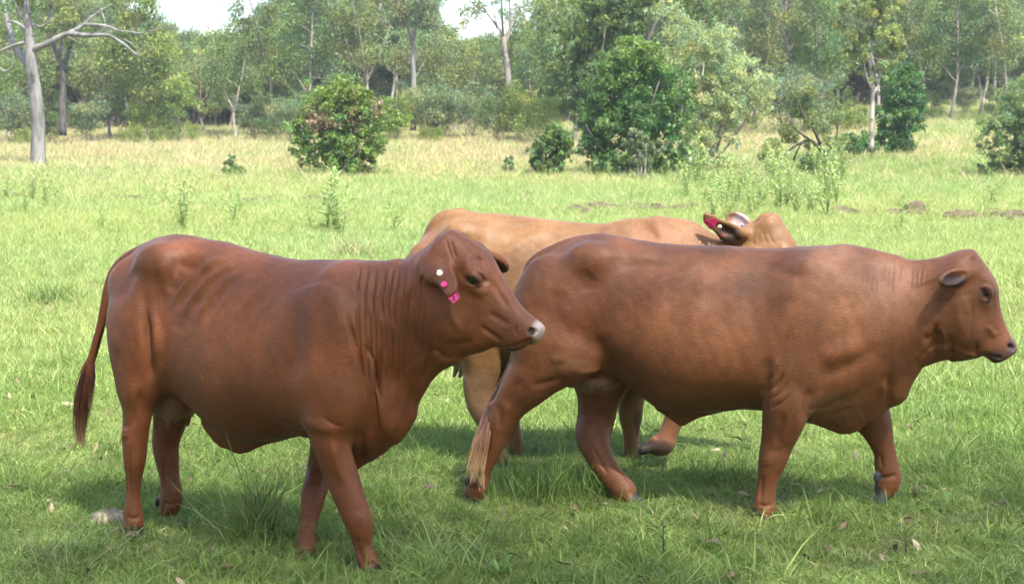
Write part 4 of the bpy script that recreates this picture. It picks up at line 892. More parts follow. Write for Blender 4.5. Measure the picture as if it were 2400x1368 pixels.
dry_t = [tuft(41, 42, .50, .35, .024, .30, .25, .45, [(4, STRAW), (3, PALE), (.5, BRN), (1.5, G2)]), tuft(42, 42, .42, .35, .026, .34, .3, .5, [(5, STRAW), (3, PALE), (1.2, (.30, .20, .13))])]

def gn_scatter(name, P, rot, scl, idx, tint, objs):
    col = bpy.data.collections.new(name + '_source')
    for o in objs: col.objects.link(o)
    me = bpy.data.meshes.new(name); me.vertices.add(len(P)); me.vertices.foreach_set('co', np.asarray(P, np.float32).ravel())
    for nm, ty, arr, key in (('rot', 'FLOAT_VECTOR', rot, 'vector'), ('scl', 'FLOAT', scl, 'value'), ('idx', 'INT', idx, 'value')):
        a = me.attributes.new(nm, ty, 'POINT'); a.data.foreach_set(key, np.asarray(arr, np.int32 if ty == 'INT' else np.float32).ravel())
    a = me.attributes.new('tint', 'FLOAT_COLOR', 'POINT'); a.data.foreach_set('color', np.concatenate([tint, np.ones((len(P), 1))], 1).astype(np.float32).ravel())
    o = bpy.data.objects.new(name, me); S.collection.objects.link(o)
    t = bpy.data.node_groups.new(name, 'GeometryNodeTree')
    t.interface.new_socket('Geometry', in_out='INPUT', socket_type='NodeSocketGeometry'); t.interface.new_socket('Geometry', in_out='OUTPUT', socket_type='NodeSocketGeometry')
    n, l = t.nodes, t.links; gi = n.new('NodeGroupInput'); go = n.new('NodeGroupOutput')
    ip = n.new('GeometryNodeInstanceOnPoints'); ci = n.new('GeometryNodeCollectionInfo'); ci.inputs[0].default_value = col
    ci.inputs['Separate Children'].default_value = True; ci.inputs['Reset Children'].default_value = True
    def attr(nm, ty): a = n.new('GeometryNodeInputNamedAttribute'); a.data_type = ty; a.inputs[0].default_value = nm; return [s_ for s_ in a.outputs if s_.enabled and s_.name == 'Attribute'][0]
    l.new(gi.outputs[0], ip.inputs['Points']); l.new(ci.outputs[0], ip.inputs['Instance']); ip.inputs['Pick Instance'].default_value = True
    l.new(attr('idx', 'INT'), ip.inputs['Instance Index'])
    er = n.new('FunctionNodeEulerToRotation'); l.new(attr('rot', 'FLOAT_VECTOR'), er.inputs[0]); l.new(er.outputs[0], ip.inputs['Rotation'])
    l.new(attr('scl', 'FLOAT'), ip.inputs['Scale']); l.new(ip.outputs[0], go.inputs[0])
    md = o.modifiers.new('scatter', 'NODES'); md.node_group = t
    return o
def field_points(n, d0, d1, p=2.0, half=.345):
    """random places in the visible wedge of the paddock"""
    u = rng.uniform(0, 1, n); d = (d0 ** p + u * (d1 ** p - d0 ** p)) ** (1 / p)
    x = rng.uniform(-half, half, n) * d; return x, d
def scatter_grass(name, n, d0, d1, objs, scl, wsel, p=2.0, ramp=None):
    x, y = field_points(n, d0, d1, p); z = ground_z(x, y); dry, lush = zone(x, y)
    idx, keep = wsel(x, y, dry, lush)
    rot = np.stack([rng.normal(0, .12, n), rng.normal(0, .12, n), rng.uniform(0, 6.28, n)], 1)
    s = scl * np.exp(rng.normal(0, .22, n))
    for hx, hy in HOOVES:
        if d0 < 10: s = s * (1 - .55 * np.exp(-((x - hx) ** 2 + (y - hy + .05) ** 2) / .02))
    if ramp: s = s * np.interp(y, ramp[0], ramp[1])
    clump = .5 + .5 * np.sin(x * 3.1 + 2 * np.sin(y * 2.3)) * np.sin(y * 2.7 + 1.7 * np.sin(x * 1.9)); s *= .75 + .5 * clump
    dr = np.clip(dry + rng.normal(0, .10, n), 0, 1)[:, None]
    tint = (1 - dr) * (np.array([.92, 1.0, .95]) + lush[:, None] * np.array([.18, .06, -.02])) + dr * np.array([1.16, 1.08, 1.12])
    k = keep
    o = gn_scatter(name, np.stack([x, y, z], 1)[k], rot[k], s[k], idx[k], tint[k], objs)
    return o
def sel_near(x, y, dry, lush):
    n = len(x); r = rng.uniform(0, 1, n); c = np.sin(x * 1.7 + 3 * np.sin(y * .9)) * np.sin(y * 1.3 + 2)
    idx = np.where(r < .31, 0, np.where(r < .52, 1, np.where(r < .80, 2, np.where(r < .86 + .06 * c, 3, 4))))
    bare = np.sin(x * 2.9 + 2.2 * np.sin(y * 1.4)) * np.sin(y * 2.5 + 1.3 * np.sin(x * 2.1) + .7); idx = np.where((bare > .55) & (rng.uniform(0, 1, n) < .4), 4, idx)
    return idx, ~((bare > .62) & (rng.uniform(0, 1, n) < .55))
def sel_mid(x, y, dry, lush):
    n = len(x); r = rng.uniform(0, 1, n)
    return np.where(r < .34, 0, np.where(r < .52 + .1 * lush, 1, np.where(r < .93 - .4 * dry, 2, 3))), np.ones(n, bool)
def sel_far(x, y, dry, lush):
    n = len(x); r = rng.uniform(0, 1, n); isd = rng.uniform(0, 1, n) < np.clip((dry - .25) * 1.6, 0, .95)
    return np.where(isd, 3 + (r < .5), np.where(r < .4, 0, np.where(r < .6, 1, 2))), np.ones(n, bool)
tag(scatter_grass('grass', int(62000 * DENS), 5.4, 13.5, near_t, .84, sel_near), 'short green pasture grass with dry straw around the cattle', 'grass', kind='stuff')
tag(scatter_grass('meadow_grass', int(70000 * DENS), 11.0, 62, mid_t, .46, sel_mid, 1.25, ([11, 40, 62], [.9, 1.1, 1.5])), 'bright knee-high pasture grass beyond the cattle', 'grass', kind='stuff')
tag(scatter_grass('dry_grass', int(52000 * DENS), 27, 190, far_t + dry_t, .55, sel_far, 1.2, ([27, 45, 75, 100], [.30, .55, .9, 1.05])), 'pale seeding grass and green growth at the far side of the paddock', 'grass', kind='stuff')
# ------------------------------------------------------------------ trees
def leaf_material(name, trans=.42):
    m, n, l = new_mat(name); at = N(n, 'ShaderNodeAttribute', attribute_name='Col')
    oi = N(n, 'ShaderNodeObjectInfo'); mr = N(n, 'ShaderNodeMapRange', i_1=0., i_2=1., i_3=.85, i_4=1.15); l.new(oi.outputs['Random'], mr.inputs[0])
    vm = N(n, 'ShaderNodeVectorMath', operation='SCALE'); l.new(at.outputs['Color'], vm.inputs[0]); l.new(mr.outputs[0], vm.inputs['Scale']); c = vm.outputs[0]
    bs = N(n, 'ShaderNodeBsdfPrincipled', i_Roughness=.5); bs.inputs['Specular IOR Level'].default_value = .35; l.new(c, bs.inputs['Base Color'])
    tr = N(n, 'ShaderNodeBsdfTranslucent'); tv = N(n, 'ShaderNodeVectorMath', operation='MULTIPLY'); tv.inputs[1].default_value = (1.35, 1.3, .7); l.new(c, tv.inputs[0]); l.new(tv.outputs[0], tr.inputs[0])
    ms = N(n, 'ShaderNodeMixShader'); ms.inputs[0].default_value = trans; l.new(bs.outputs[0], ms.inputs[1]); l.new(tr.outputs[0], ms.inputs[2])
    out(n, l, ms.outputs[0]); return m
def bark_material(name, a, b, scale=3.0, stretch=.25):
    m, n, l = new_mat(name); tc = N(n, 'ShaderNodeTexCoord'); mp = N(n, 'ShaderNodeMapping'); mp.inputs['Scale'].default_value = (1, 1, stretch); l.new(tc.outputs['Object'], mp.inputs[0])
    nz = N(n, 'ShaderNodeTexNoise', i_Scale=scale, i_Detail=6.0, i_Roughness=.65); l.new(mp.outputs[0], nz.inputs['Vector'])
    cr = N(n, 'ShaderNodeValToRGB'); cr.color_ramp.elements[0].position = .38; cr.color_ramp.elements[1].position = .62
    cr.color_ramp.elements[0].color = (*a, 1); cr.color_ramp.elements[1].color = (*b, 1); l.new(nz.outputs[0], cr.inputs[0])
    bs = N(n, 'ShaderNodeBsdfPrincipled', i_Roughness=.85); l.new(cr.outputs[0], bs.inputs['Base Color'])
    bp = N(n, 'ShaderNodeBump', i_Strength=.5, i_Distance=.03); l.new(nz.outputs[0], bp.inputs['Height']); l.new(bp.outputs[0], bs.inputs['Normal'])
    out(n, l, bs.outputs[0]); return m
M_LEAF = leaf_material('leaves')
M_GUM = bark_material('smooth_gum_bark', (.06, .057, .052), (.17, .163, .15), 2.2)
M_PALE = bark_material('pale_bark', (.20, .17, .14), (.40, .36, .31), 1.5)
M_DARK = bark_material('dark_rough_bark', (.018, .017, .015), (.07, .063, .055), 6.0)
M_BROWN = bark_material('grey_brown_bark', (.09, .075, .06), (.20, .175, .15), 3.0)

def leaves(rg, C, R, n, size, col, var=.3, droop=.5, flat=.75, shell=0.0, aspect=.36, hue=.15):
    """n leaf blades scattered in clumps with centres C and radii R; returns V, Q, colours"""
    C = np.asarray(C, float); R = np.asarray(R, float); w = R ** 2; ci = rg.choice(len(C), n, p=w / w.sum())
    d = rg.normal(0, 1, (n, 3)); d /= np.linalg.norm(d, axis=1)[:, None]
    r = rg.uniform(0, 1, n) ** (1 / 3) if shell == 0 else 1 - shell * rg.uniform(0, 1, n) ** 1.5
    off = d * (r * R[ci])[:, None]; off[:, 2] *= flat
    P = C[ci] + off
    ax = rg.normal(0, 1, (n, 3)) + d * .6; ax[:, 2] -= droop * 1.6; ax /= np.linalg.norm(ax, axis=1)[:, None]
    sd = np.cross(ax, rg.normal(0, 1, (n, 3))); sd /= np.linalg.norm(sd, axis=1)[:, None] + 1e-9
    L = size * rg.uniform(.6, 1.4, n)[:, None]; Wd = L * aspect
    V = np.stack([P - ax * L / 2, P + sd * Wd / 2, P + ax * L / 2, P - sd * Wd / 2], 1).reshape(-1, 3)
    Q = np.arange(4 * n).reshape(-1, 4)
    cv = np.exp(rg.normal(0, var * .6, len(C)))[ci] * np.exp(rg.normal(0, var * .5, n))
    hs = (rg.normal(0, hue, len(C))[ci] + rg.normal(0, hue * .6, n))[:, None]
    cc = np.array(col)[None] * cv[:, None] * (1 + hs * np.array([1.0, .25, -.6])[None])
    return V, Q, np.repeat(np.clip(cc, .005, .6), 4, 0)

def skeleton(rg, H, r0, lean=.06, base=.35, n_limb=9, limb_len=.28, up=.75, sub=4, wob=.02, fork=0, spread=1.0):
    """tapering trunk with limbs and branchlets: tubes [(path, radii)], tips [(point, radius)]"""
    tubes, tips = [], []
    def trunk(p0, d0, L, r, k=9):
        P = [np.array(p0, float)]; d = np.array(d0, float)
        for i in range(k): d = unit(d + rg.normal(0, wob, 3) * 4 + [0, 0, .05]); P.append(P[-1] + d * L / k)
        R = r * np.linspace(1, .22, k + 1) ** .85; R[0] *= 1.35
        return np.array(P), R
    mains = []
    if fork:
        P, R = trunk((0, 0, -.15), (rg.normal(0, lean), rg.normal(0, lean), 1), H * base, r0); R = np.linspace(1.25, .8, len(R)) * r0; tubes.append((P, R))
        for i in range(fork):
            a = i * 2 * math.pi / fork + rg.uniform(-.5, .5); mains.append(trunk(P[-1] - [0, 0, .1], (math.cos(a) * .42 * spread, math.sin(a) * .42 * spread, 1), H * (1 - base) * rg.uniform(.8, 1.0), r0 * .6))
    else: mains.append(trunk((0, 0, -.15), (rg.normal(0, lean), rg.normal(0, lean), 1), H * .95, r0))
    for P, R in mains:
        tubes.append((P, R)); tips.append((P[-1], H * .05))
        m = max(2, n_limb // len(mains)); z0 = 0.05 if fork else base
        for i in range(m):
            t = z0 + (.97 - z0) * (i + rg.uniform(.1, .9)) / m; k = t * (len(P) - 1); j = min(int(k), len(P) - 2); p = P[j] + (P[j + 1] - P[j]) * (k - j)
            r = np.interp(t, np.linspace(0, 1, len(R)), R) * .5; a = rg.uniform(0, 6.283) if i % 2 == 0 else a + math.pi + rg.normal(0, .6)
            L = H * limb_len * rg.uniform(.65, 1.25) * (1.15 - .55 * t); d = unit([math.cos(a), math.sin(a), up * rg.uniform(.5, 1.3)])
            Q = [p]; dd = d.copy()
            for q in range(5): dd = unit(dd + rg.normal(0, .16, 3) + [0, 0, .07]); Q.append(Q[-1] + dd * L / 5)
            Q = np.array(Q); tubes.append((Q, np.linspace(r, r * .25, 6))); tips.append((Q[-1], L * .3))
            for s_ in range(sub):
                b = Q[rg.integers(2, 5)]; e = unit(rg.normal(0, 1, 3) * [1, 1, .6] + d * .8 + [0, 0, .25]) * L * rg.uniform(.25, .5)
                mid = b + e * .5 + rg.normal(0, .03 * L, 3); tubes.append((np.array([b, mid, b + e]), np.array([r * .4, r * .28, r * .1]))); tips.append((b + e, L * rg.uniform(.18, .32)))
    return tubes, tips
def tubes_geo(tubes, n=6):
    g = Geo()
    for P, R in tubes:
        V, Q, T = tube(P, R, n if R[0] > .05 else 4); g.add(V, Q, T)
    return g
def tree_meshes(seed, H, r0, n_leaf, size, col, bark, var=.3, droop=.5, clump=1.0, aspect=.36, leaf_kw=None, **kw):
    rg = np.random.default_rng(seed); tubes, tips = skeleton(rg, H, r0, **kw)
    tr = tubes_geo(tubes).build('trunk', bark, link=False)
    C = np.array([p for p, _ in tips]); R = np.array([r for _, r in tips]) * clump + H * .012
    V, Q, c = leaves(rg, C, R, n_leaf, size, col, var, droop, aspect=aspect, **(leaf_kw or {})); g = Geo(); g.add(V, Q, None, c)
    return tr, g.build('crown', M_LEAF, smooth=False, link=False)
def plant_tree(name, pair, loc, rz=0.0, s=1.0, label=None, cat='tree', group=None, sz=None):
    root = empty(name, loc, rz); root.scale = (s, s, s * (sz or 1.0)); tag(root, label, cat, group)
    for part in pair:
        c = part.copy(); S.collection.objects.link(c); c.parent = root; c.name = part.name.split('.')[0]
    return root

# prototypes of the woodland
L_GUM, L_OLIVE, L_YEL, L_GREY, L_DK = (.092, .145, .042), (.120, .155, .052), (.150, .205, .046), (.120, .160, .078), (.030, .062, .018)
GUMS = [tree_meshes(101, 19, .22, 7500, .36, L_OLIVE, M_PALE, n_limb=13, base=.30, limb_len=.20, clump=1.25), tree_meshes(102, 18, .20, 7500, .34, L_GUM, M_BROWN, n_limb=14, base=.25, limb_len=.22, clump=1.2),
        tree_meshes(103, 20, .24, 8000, .36, L_GREY, M_PALE, n_limb=13, base=.35, limb_len=.22, clump=1.2), tree_meshes(104, 17, .20, 8000, .34, L_OLIVE, M_BROWN, fork=3, base=.3, n_limb=15, limb_len=.22, clump=1.2)]
MIDS = [tree_meshes(111, 11, .15, 7500, .30, L_YEL, M_PALE, n_limb=14, base=.2, limb_len=.30, clump=1.3), tree_meshes(112, 12, .16, 7500, .30, L_GUM, M_PALE, fork=2, n_limb=14, base=.25, limb_len=.30, clump=1.25),
        tree_meshes(113, 10, .14, 7500, .28, L_OLIVE, M_BROWN, fork=3, n_limb=15, base=.2, limb_len=.32, clump=1.3)]
UNDER = [tree_meshes(121, 5.0, .07, 5200, .22, L_GREY, M_BROWN, fork=4, n_limb=16, base=.08, limb_len=.40, clump=1.35), tree_meshes(122, 6.0, .08, 5200, .24, L_GUM, M_BROWN, fork=3, n_limb=15, base=.08, limb_len=.36, clump=1.3),
         tree_meshes(123, 3.6, .05, 4600, .18, L_YEL, M_BROWN, fork=4, n_limb=16, base=.05, limb_len=.45, clump=1.4)]

# -- the far wood: one mass nobody could count
def joined(pair):
    src = [o.data for o in pair]; V = []; F_ = []; C = []; M = []; off = 0
    for mi, me in enumerate(src):
        nv = len(me.vertices); co = np.empty(nv * 3, np.float32); me.vertices.foreach_get('co', co); V.append(co.reshape(-1, 3))
        ca = np.empty(nv * 4, np.float32); me.attributes['Col'].data.foreach_get('color', ca); C.append(ca.reshape(-1, 4)[:, :3])
        q = [np.array(p.vertices[:]) + off for p in me.polygons if len(p.vertices) == 4]; q = np.array(q); F_.append(q); M.append(np.full(len(q), mi)); off += nv
    o = mesh_obj('far_tree', np.vstack(V), [np.vstack(F_)], None, None, False, False, [src[0].materials[0], src[1].materials[0]], np.concatenate(M)); set_attr(o, 'Col', np.vstack(C)); return o
FAR = [joined(p) for p in (GUMS[0], GUMS[1], GUMS[2], MIDS[0], MIDS[1], MIDS[2], UNDER[0], UNDER[1])]
rg = np.random.default_rng(77); fp, fi, fs = [], [], []
def top_allowed(px):                # how high (photo row) the distant wood may rise in each column
    return np.interp(px, [-200, 300, 395, 430, 520, 600, 640, 980, 1010, 1100, 1240, 1300, 2600], [-60, -40, 70, 85, 78, 95, -60, -60, 75, 95, 80, -60, -60])
for k in range(980):
    d = rg.uniform(158, 250); px = rg.uniform(-150, 2550); x, y, z = on_ground(px, d)
    Hm = CAMZ + (330 - top_allowed(px)) / F * d - z
    r = rg.uniform()
    if r < .40 and Hm > 13: i = rg.integers(0, 3); H0 = (19, 18, 20)[i]
    elif r < .66: i = 3 + rg.integers(0, 3); H0 = (11, 12, 10)[i - 3]
    else: i = 6 + rg.integers(0, 2); H0 = (5, 6)[i - 6]
    s = rg.uniform(.8, 1.25); s = min(s, max(.45, Hm / H0 * rg.uniform(.82, 1.0)))
    fp.append((x, y, z)); fi.append(i); fs.append(s)
nf = len(fp); rz = np.stack([np.zeros(nf), np.zeros(nf), rg.uniform(0, 6.28, nf)], 1)
far_wood = gn_scatter('woodland', fp, rz, fs, fi, np.ones((nf, 3)), FAR)
tag(far_wood, 'distant eucalypt wood closing the view behind the paddock', 'woodland', kind='stuff')

# -- the front trees of the wood, one by one: (px, distance, top row, kind, label)
def by_px(px, d, top): x, y, z = on_ground(px, d); return (x, y, z), CAMZ + (330 - top) / F * d - z
GRP = 'trees along the edge of the wood'
FRONT = [
 (330, 128, -30, MIDS[0], 11, 'leafy light green gum tree behind the long bare limb of the big pale gum'), (262, 134, 60, MIDS[2], 10, 'bushy olive tree between the dark trunk and the leafy light green gum'),
 (20, 126, 40, MIDS[1], 12, 'green gum tree at the left edge behind the big pale trunk'), (425, 132, 118, MIDS[0], 11, 'low yellow-green tree under the gap of open sky'), (555, 136, 68, MIDS[1], 12, 'thin-trunked gum tree at the right end of the open sky gap'),
 (482, 145, 100, MIDS[2], 10, 'olive round-topped tree in the middle of the sky gap'), (640, 138, -60, GUMS[0], 19, 'tall gum tree just right of the wide sky gap'), (715, 132, -80, GUMS[1], 18, 'tall dark-leaved gum tree above the shrub with brown patches'),
 (790, 140, -90, GUMS[2], 20, 'tall grey-green gum tree straight behind the shrub with brown patches'), (868, 134, -70, GUMS[3], 17, 'forked gum tree left of the slender white trunk'), (930, 142, -40, GUMS[0], 19, 'tall pale-barked gum close behind the slender white trunk'),
 (1065, 140, 62, MIDS[2], 10, 'small olive tree between the slender white trunk and the fan-limbed tree'), (1250, 136, 10, GUMS[1], 18, 'dark gum tree right beside the fan-limbed tree'), (1345, 112, -40, MIDS[1], 12, 'broad green tree left of the vine-draped tower'),
 (1760, 118, -60, GUMS[3], 17, 'forked gum tree rising behind the pale feathery wattle'), (1850, 126, -80, GUMS[2], 20, 'tall grey-green gum tree behind the crooked low tree'), (1925, 124, -60, GUMS[1], 18, 'dark gum tree close left of the slender sapling'),
 (2150, 128, -90, GUMS[0], 19, 'tall gum tree behind the dark bushy creeper tree'), (2222, 124, -70, GUMS[1], 18, 'tall gum tree with a blackened foot standing on the dry rise'), (2290, 130, -90, GUMS[2], 20, 'tall grey gum tree left of the white trunk at the right'),
 (2352, 122, -60, GUMS[0], 19, 'tall gum tree with the palest trunk near the right edge'), (2410, 128, -80, GUMS[1], 18, 'dark gum tree cut by the right edge of the view'), (2050, 140, -80, GUMS[2], 20, 'tall grey gum tree directly behind the slender sapling'), (1640, 130, -90, GUMS[0], 19, 'tall gum tree peeping over the pale feathery wattle')]
for i, (px, d, top, pair, H0, lab) in enumerate(FRONT):
    loc, H = by_px(px, d, top); plant_tree('gum_tree', pair, loc, i * 1.7, min(H / H0, 1.5), lab, 'tree', GRP)
UND = [(45, 122, 215, 0), (120, 126, 235, 1), (215, 124, 225, 0), (350, 128, 235, 2), (395, 130, 215, 1), (600, 128, 225, 0), (655, 126, 195, 1), (690, 120, 225, 0), (745, 125, 170, 1), (930, 122, 225, 2), (1010, 124, 185, 0), (1045, 126, 215, 1), (1110, 124, 195, 0), (1160, 120, 195, 1), (1215, 118, 205, 2),
       (1265, 112, 225, 2), (1830, 118, 155, 0), (1880, 112, 165, 0), (1955, 118, 205, 1), (2000, 112, 245, 2), (2180, 126, 205, 1), (2260, 130, 195, 0), (2330, 126, 195, 1), (2390, 120, 195, 0), (1700, 122, 215, 1)]
ULAB = {0: 'grey-green understorey bush at the foot of the wood', 1: 'dark green understorey sapling clump at the foot of the wood', 2: 'yellow-green bush at the foot of the wood'}
for i, (px, d, top, k) in enumerate(UND):
    loc, H = by_px(px, d, top); plant_tree('bush', UNDER[k], loc, i * 2.3, H / (5.0, 6.0, 3.6)[k], ULAB[k], 'bush', ULAB[k].replace('bush', 'bushes').replace('clump', 'clumps'))
for i, (px, d, top, k) in enumerate([(300, 121, 300, 2), (330, 120, 298, 2), (372, 121, 300, 2), (408, 122, 302, 2), (455, 124, 290, 2), (1000, 117, 296, 2), (1030, 116, 298, 2), (2130, 112, 300, 1), (60, 118, 300, 2)]):
    loc, H = by_px(px, d, top); plant_tree('bush', UNDER[k], loc, i * 1.3, max(H, .7) / (5.0, 6.0, 3.6)[k], 'low rounded green shrub on the edge of the dry grass', 'bush', 'low shrubs on the edge of the dry grass')

# -- trees drawn limb by limb: photo points at one distance, with depth wander of their own
def limb_tree(name, d, limbs, seed, bark, label, depth=.25, base_px=None, foliage=None, group=None):
    rg = np.random.default_rng(seed); tubes = []; bx, by, bz = on_ground(base_px, d); ends = []
    for pts, r0, r1 in limbs:
        P = []; yo = rg.normal(0, depth); n = len(pts)
        for i, (px, py) in enumerate(pts):
            rr = ray(px, py); P.append(np.array([0, 0, CAMZ]) + rr * (d + (yo * i / max(1, n - 1) * 4 if pts[0] != limbs[0][0][0] else 0)) / rr[1])
        P = np.array(P) - [bx, by, bz]; t = np.linspace(0, 1, n); tt = np.linspace(0, 1, (n - 1) * 4 + 1)
        E = np.stack([np.interp(tt, t, P[:, k]) for k in range(3)], 1)
        for _ in range(3): E[1:-1] = (E[:-2] + 2 * E[1:-1] + E[2:]) / 4
        tubes.append((E, np.interp(tt, t, np.linspace(r0, r1, n)))); ends.append(E[-1])
    root = empty(name, (bx, by, bz)); tag(root, label, 'tree', group)
    tubes_geo(tubes, 9).build('trunk', bark, root)
    if foliage:
        C, R = [], []
        for px, py, r in foliage['clumps']:
            for k in range(foliage.get('mult', 1)):
                dd = d + rg.normal(0, foliage.get('dep', 1.2)); jt = foliage.get('jit', 7); rr = ray(px + rg.normal(0, jt), py + rg.normal(0, jt)); C.append(np.array([0, 0, CAMZ]) + rr * dd / rr[1] - [bx, by, bz]); R.append(r * d / F * rg.uniform(.75, 1.25) * foliage.get('rs', 1))
        V, Q, c = leaves(rg, C, R, foliage['n'], foliage['size'], foliage['col'], foliage.get('var', .3), foliage.get('droop', .6), foliage.get('flat', .8)); g = Geo(); g.add(V, Q, None, c); g.build('crown', M_LEAF, root, smooth=False)
    return root
limb_tree('gum_tree', 85, [
 ([(90, 396), (89, 340), (89, 276), (83, 215), (75, 172), (72, 129), (69, 92), (66, 55), (62, 18), (60, -30), (66, -120)], .42, .14),
 ([(76, 118), (90, 110), (104, 107), (135, 89), (163, 77), (190, 83), (215, 84), (240, 82), (261, 84), (276, 95), (295, 106), (310, 121), (322, 129)], .19, .03),
 ([(163, 77), (184, 67), (200, 55), (215, 40), (236, 26), (262, 10)], .12, .03), ([(198, 58), (230, 58), (261, 64), (276, 74), (304, 74), (325, 80), (362, 71), (414, 58)], .09, .015),
 ([(276, 95), (290, 92), (305, 100), (318, 112)], .05, .012), ([(322, 129), (328, 120), (342, 105)], .03, .01), ([(225, 83), (238, 74), (262, 70)], .05, .015), ([(304, 74), (320, 60), (338, 40)], .04, .012), ([(150, 86), (170, 90), (186, 104)], .05, .012),
 ([(74, 165), (63, 150), (46, 126), (31, 104), (25, 77), (15, 46), (9, 15), (4, -40)], .22, .10), ([(70, 100), (49, 101), (15, 113), (-20, 130)], .12, .05), ([(-20, 150), (0, 160), (12, 169), (28, 160), (32, 135), (26, 118)], .06, .02),
 ([(66, 60), (56, 45), (46, 31), (34, 6), (20, -30)], .12, .05), ([(68, 62), (80, 58), (98, 66), (114, 52), (123, 37), (128, 10)], .09, .02), ([(114, 52), (112, 20), (120, -10)], .05, .02), ([(68, 75), (52, 62), (36, 52), (18, 50)], .13, .05)], 3, M_GUM,
 'big pale gum tree at the left with a long bare limb', base_px=90, foliage=dict(clumps=[(30, -25, 45), (90, -45, 50), (10, 20, 16), (70, 22, 14), (40, 12, 18), (-15, 80, 25), (100, 10, 14)], n=1500, size=.26, col=L_GUM, mult=2))
limb_tree('dark_tree', 118, [([(147, 318), (146, 250), (148, 200), (148, 160), (138, 138), (128, 118), (118, 60)], .30, .10), ([(148, 165), (156, 140), (165, 110), (175, 60), (185, 10)], .20, .05), ([(138, 138), (146, 110), (150, 60), (140, 0)], .16, .05), ([(128, 118), (110, 80), (100, 30)], .1, .03)], 4, M_DARK,
 'slim tree with a blackened trunk right of the big pale gum', base_px=147, foliage=dict(clumps=[(120, 60, 24), (150, 40, 26), (180, 30, 24), (190, 70, 18), (110, 15, 24), (165, 90, 18), (130, 95, 16), (150, -10, 30), (195, 10, 20)], n=3600, size=.28, col=L_OLIVE, mult=2))
limb_tree('gum_tree', 124, [([(968, 306), (969, 260), (970, 200), (968, 150), (967, 110), (972, 70), (978, 20), (980, -40)], .24, .10), ([(967, 110), (960, 80), (952, 45), (945, 0), (940, -40)], .13, .05), ([(968, 150), (950, 130), (930, 112), (915, 100)], .07, .02), ([(968, 150), (985, 120), (1003, 95)], .05, .02), ([(968, 190), (984, 165), (996, 140)], .05, .02), ([(972, 70), (990, 40), (1005, 5)], .07, .03), ([(952, 60), (935, 30), (925, 0)], .07, .03)], 5, M_GUM,
 'slender white-trunked gum rising straight right of the brown-patched shrub', base_px=968, foliage=dict(clumps=[(945, 15, 18), (985, 20, 20), (1000, 40, 14), (930, 60, 16), (960, 50, 16), (990, -20, 24), (940, -30, 24), (915, 95, 12)], n=2200, size=.28, col=L_GREY, mult=2))
limb_tree('gum_tree', 130, [([(1192, 312), (1192, 250), (1192, 195), (1188, 150), (1182, 110), (1178, 80)], .30, .20), ([(1178, 80), (1165, 62), (1148, 40), (1130, 15), (1110, -20)], .13, .05), ([(1180, 90), (1177, 50), (1176, 10), (1175, -30)], .12, .06), ([(1182, 110), (1196, 70), (1196, 30), (1190, -20)], .14, .06), ([(1196, 70), (1206, 40), (1214, 0), (1220, -30)], .10, .05), ([(1165, 62), (1158, 30), (1150, -10)], .08, .04)], 6, M_BROWN,
 'tree with bare limbs fanning up into the pale sky', base_px=1192, foliage=dict(clumps=[(1090, 30, 20), (1110, 10, 22), (1125, 30, 16), (1215, 20, 14), (1160, 5, 14), (1240, 10, 22), (1230, 50, 18), (1080, 60, 14), (1190, 0, 14)], n=1500, size=.26, col=L_OLIVE, mult=2))
limb_tree('gum_sapling', 80, [([(2042, 352), (2043, 300), (2044, 260), (2046, 215), (2044, 180), (2038, 140), (2036, 90), (2040, 20)], .14, .05), ([(2046, 225), (2058, 200), (2064, 165), (2060, 110), (2066, 50)], .08, .03), ([(2046, 215), (2030, 180), (2022, 130)], .05, .02), ([(2046, 290), (2062, 280), (2078, 270)], .03, .012), ([(2046, 290), (2030, 280)], .02, .01)], 7, M_PALE,
 'slender forked sapling with pale bark before the dark bushy creeper tree', base_px=2042, foliage=dict(clumps=[(2000, 70, 20), (2030, 30, 24), (2060, 20, 24), (2090, 60, 22), (2010, 110, 22), (2050, 80, 26), (2085, 100, 22), (2105, 85, 16), (2030, 140, 20), (2070, 150, 20), (2095, 135, 16), (2000, 150, 12), (2080, 272, 10), (2030, 285, 9), (2055, 175, 14), (2045, 0, 18), (2000, 20, 18), (2095, 20, 18), (2115, 110, 16), (1990, 110, 14), (2060, -30, 30)], n=17000, size=.15, col=(.175, .220, .080), mult=7, jit=15, rs=.55, dep=.8))
limb_tree('crooked_tree', 76, [([(1945, 384), (1936, 370), (1925, 350), (1910, 335), (1890, 330), (1870, 338), (1850, 352), (1835, 366)], .16, .03), ([(1925, 350), (1920, 330), (1905, 300), (1880, 270), (1870, 235)], .10, .03), ([(1910, 335), (1885, 320), (1860, 300), (1840, 270)], .07, .02), ([(1935, 368), (1950, 340), (1965, 310), (1960, 280)], .07, .02), ([(1860, 375), (1870, 350), (1880, 335)], .05, .03), ([(1820, 372), (1800, 356), (1760, 330)], .02, .01)], 8, M_DARK,
 'low crooked dark-limbed tree with thin olive leaves', base_px=1945, foliage=dict(clumps=[(1840, 300, 22), (1870, 260, 22), (1900, 290, 24), (1880, 230, 20), (1820, 340, 22), (1850, 330, 20), (1930, 300, 22), (1960, 270, 20), (1975, 320, 20), (1800, 350, 14), (1905, 340, 14), (1900, 210, 16), (1945, 330, 16)], n=6500, size=.15, col=L_OLIVE, mult=2, dep=.9))

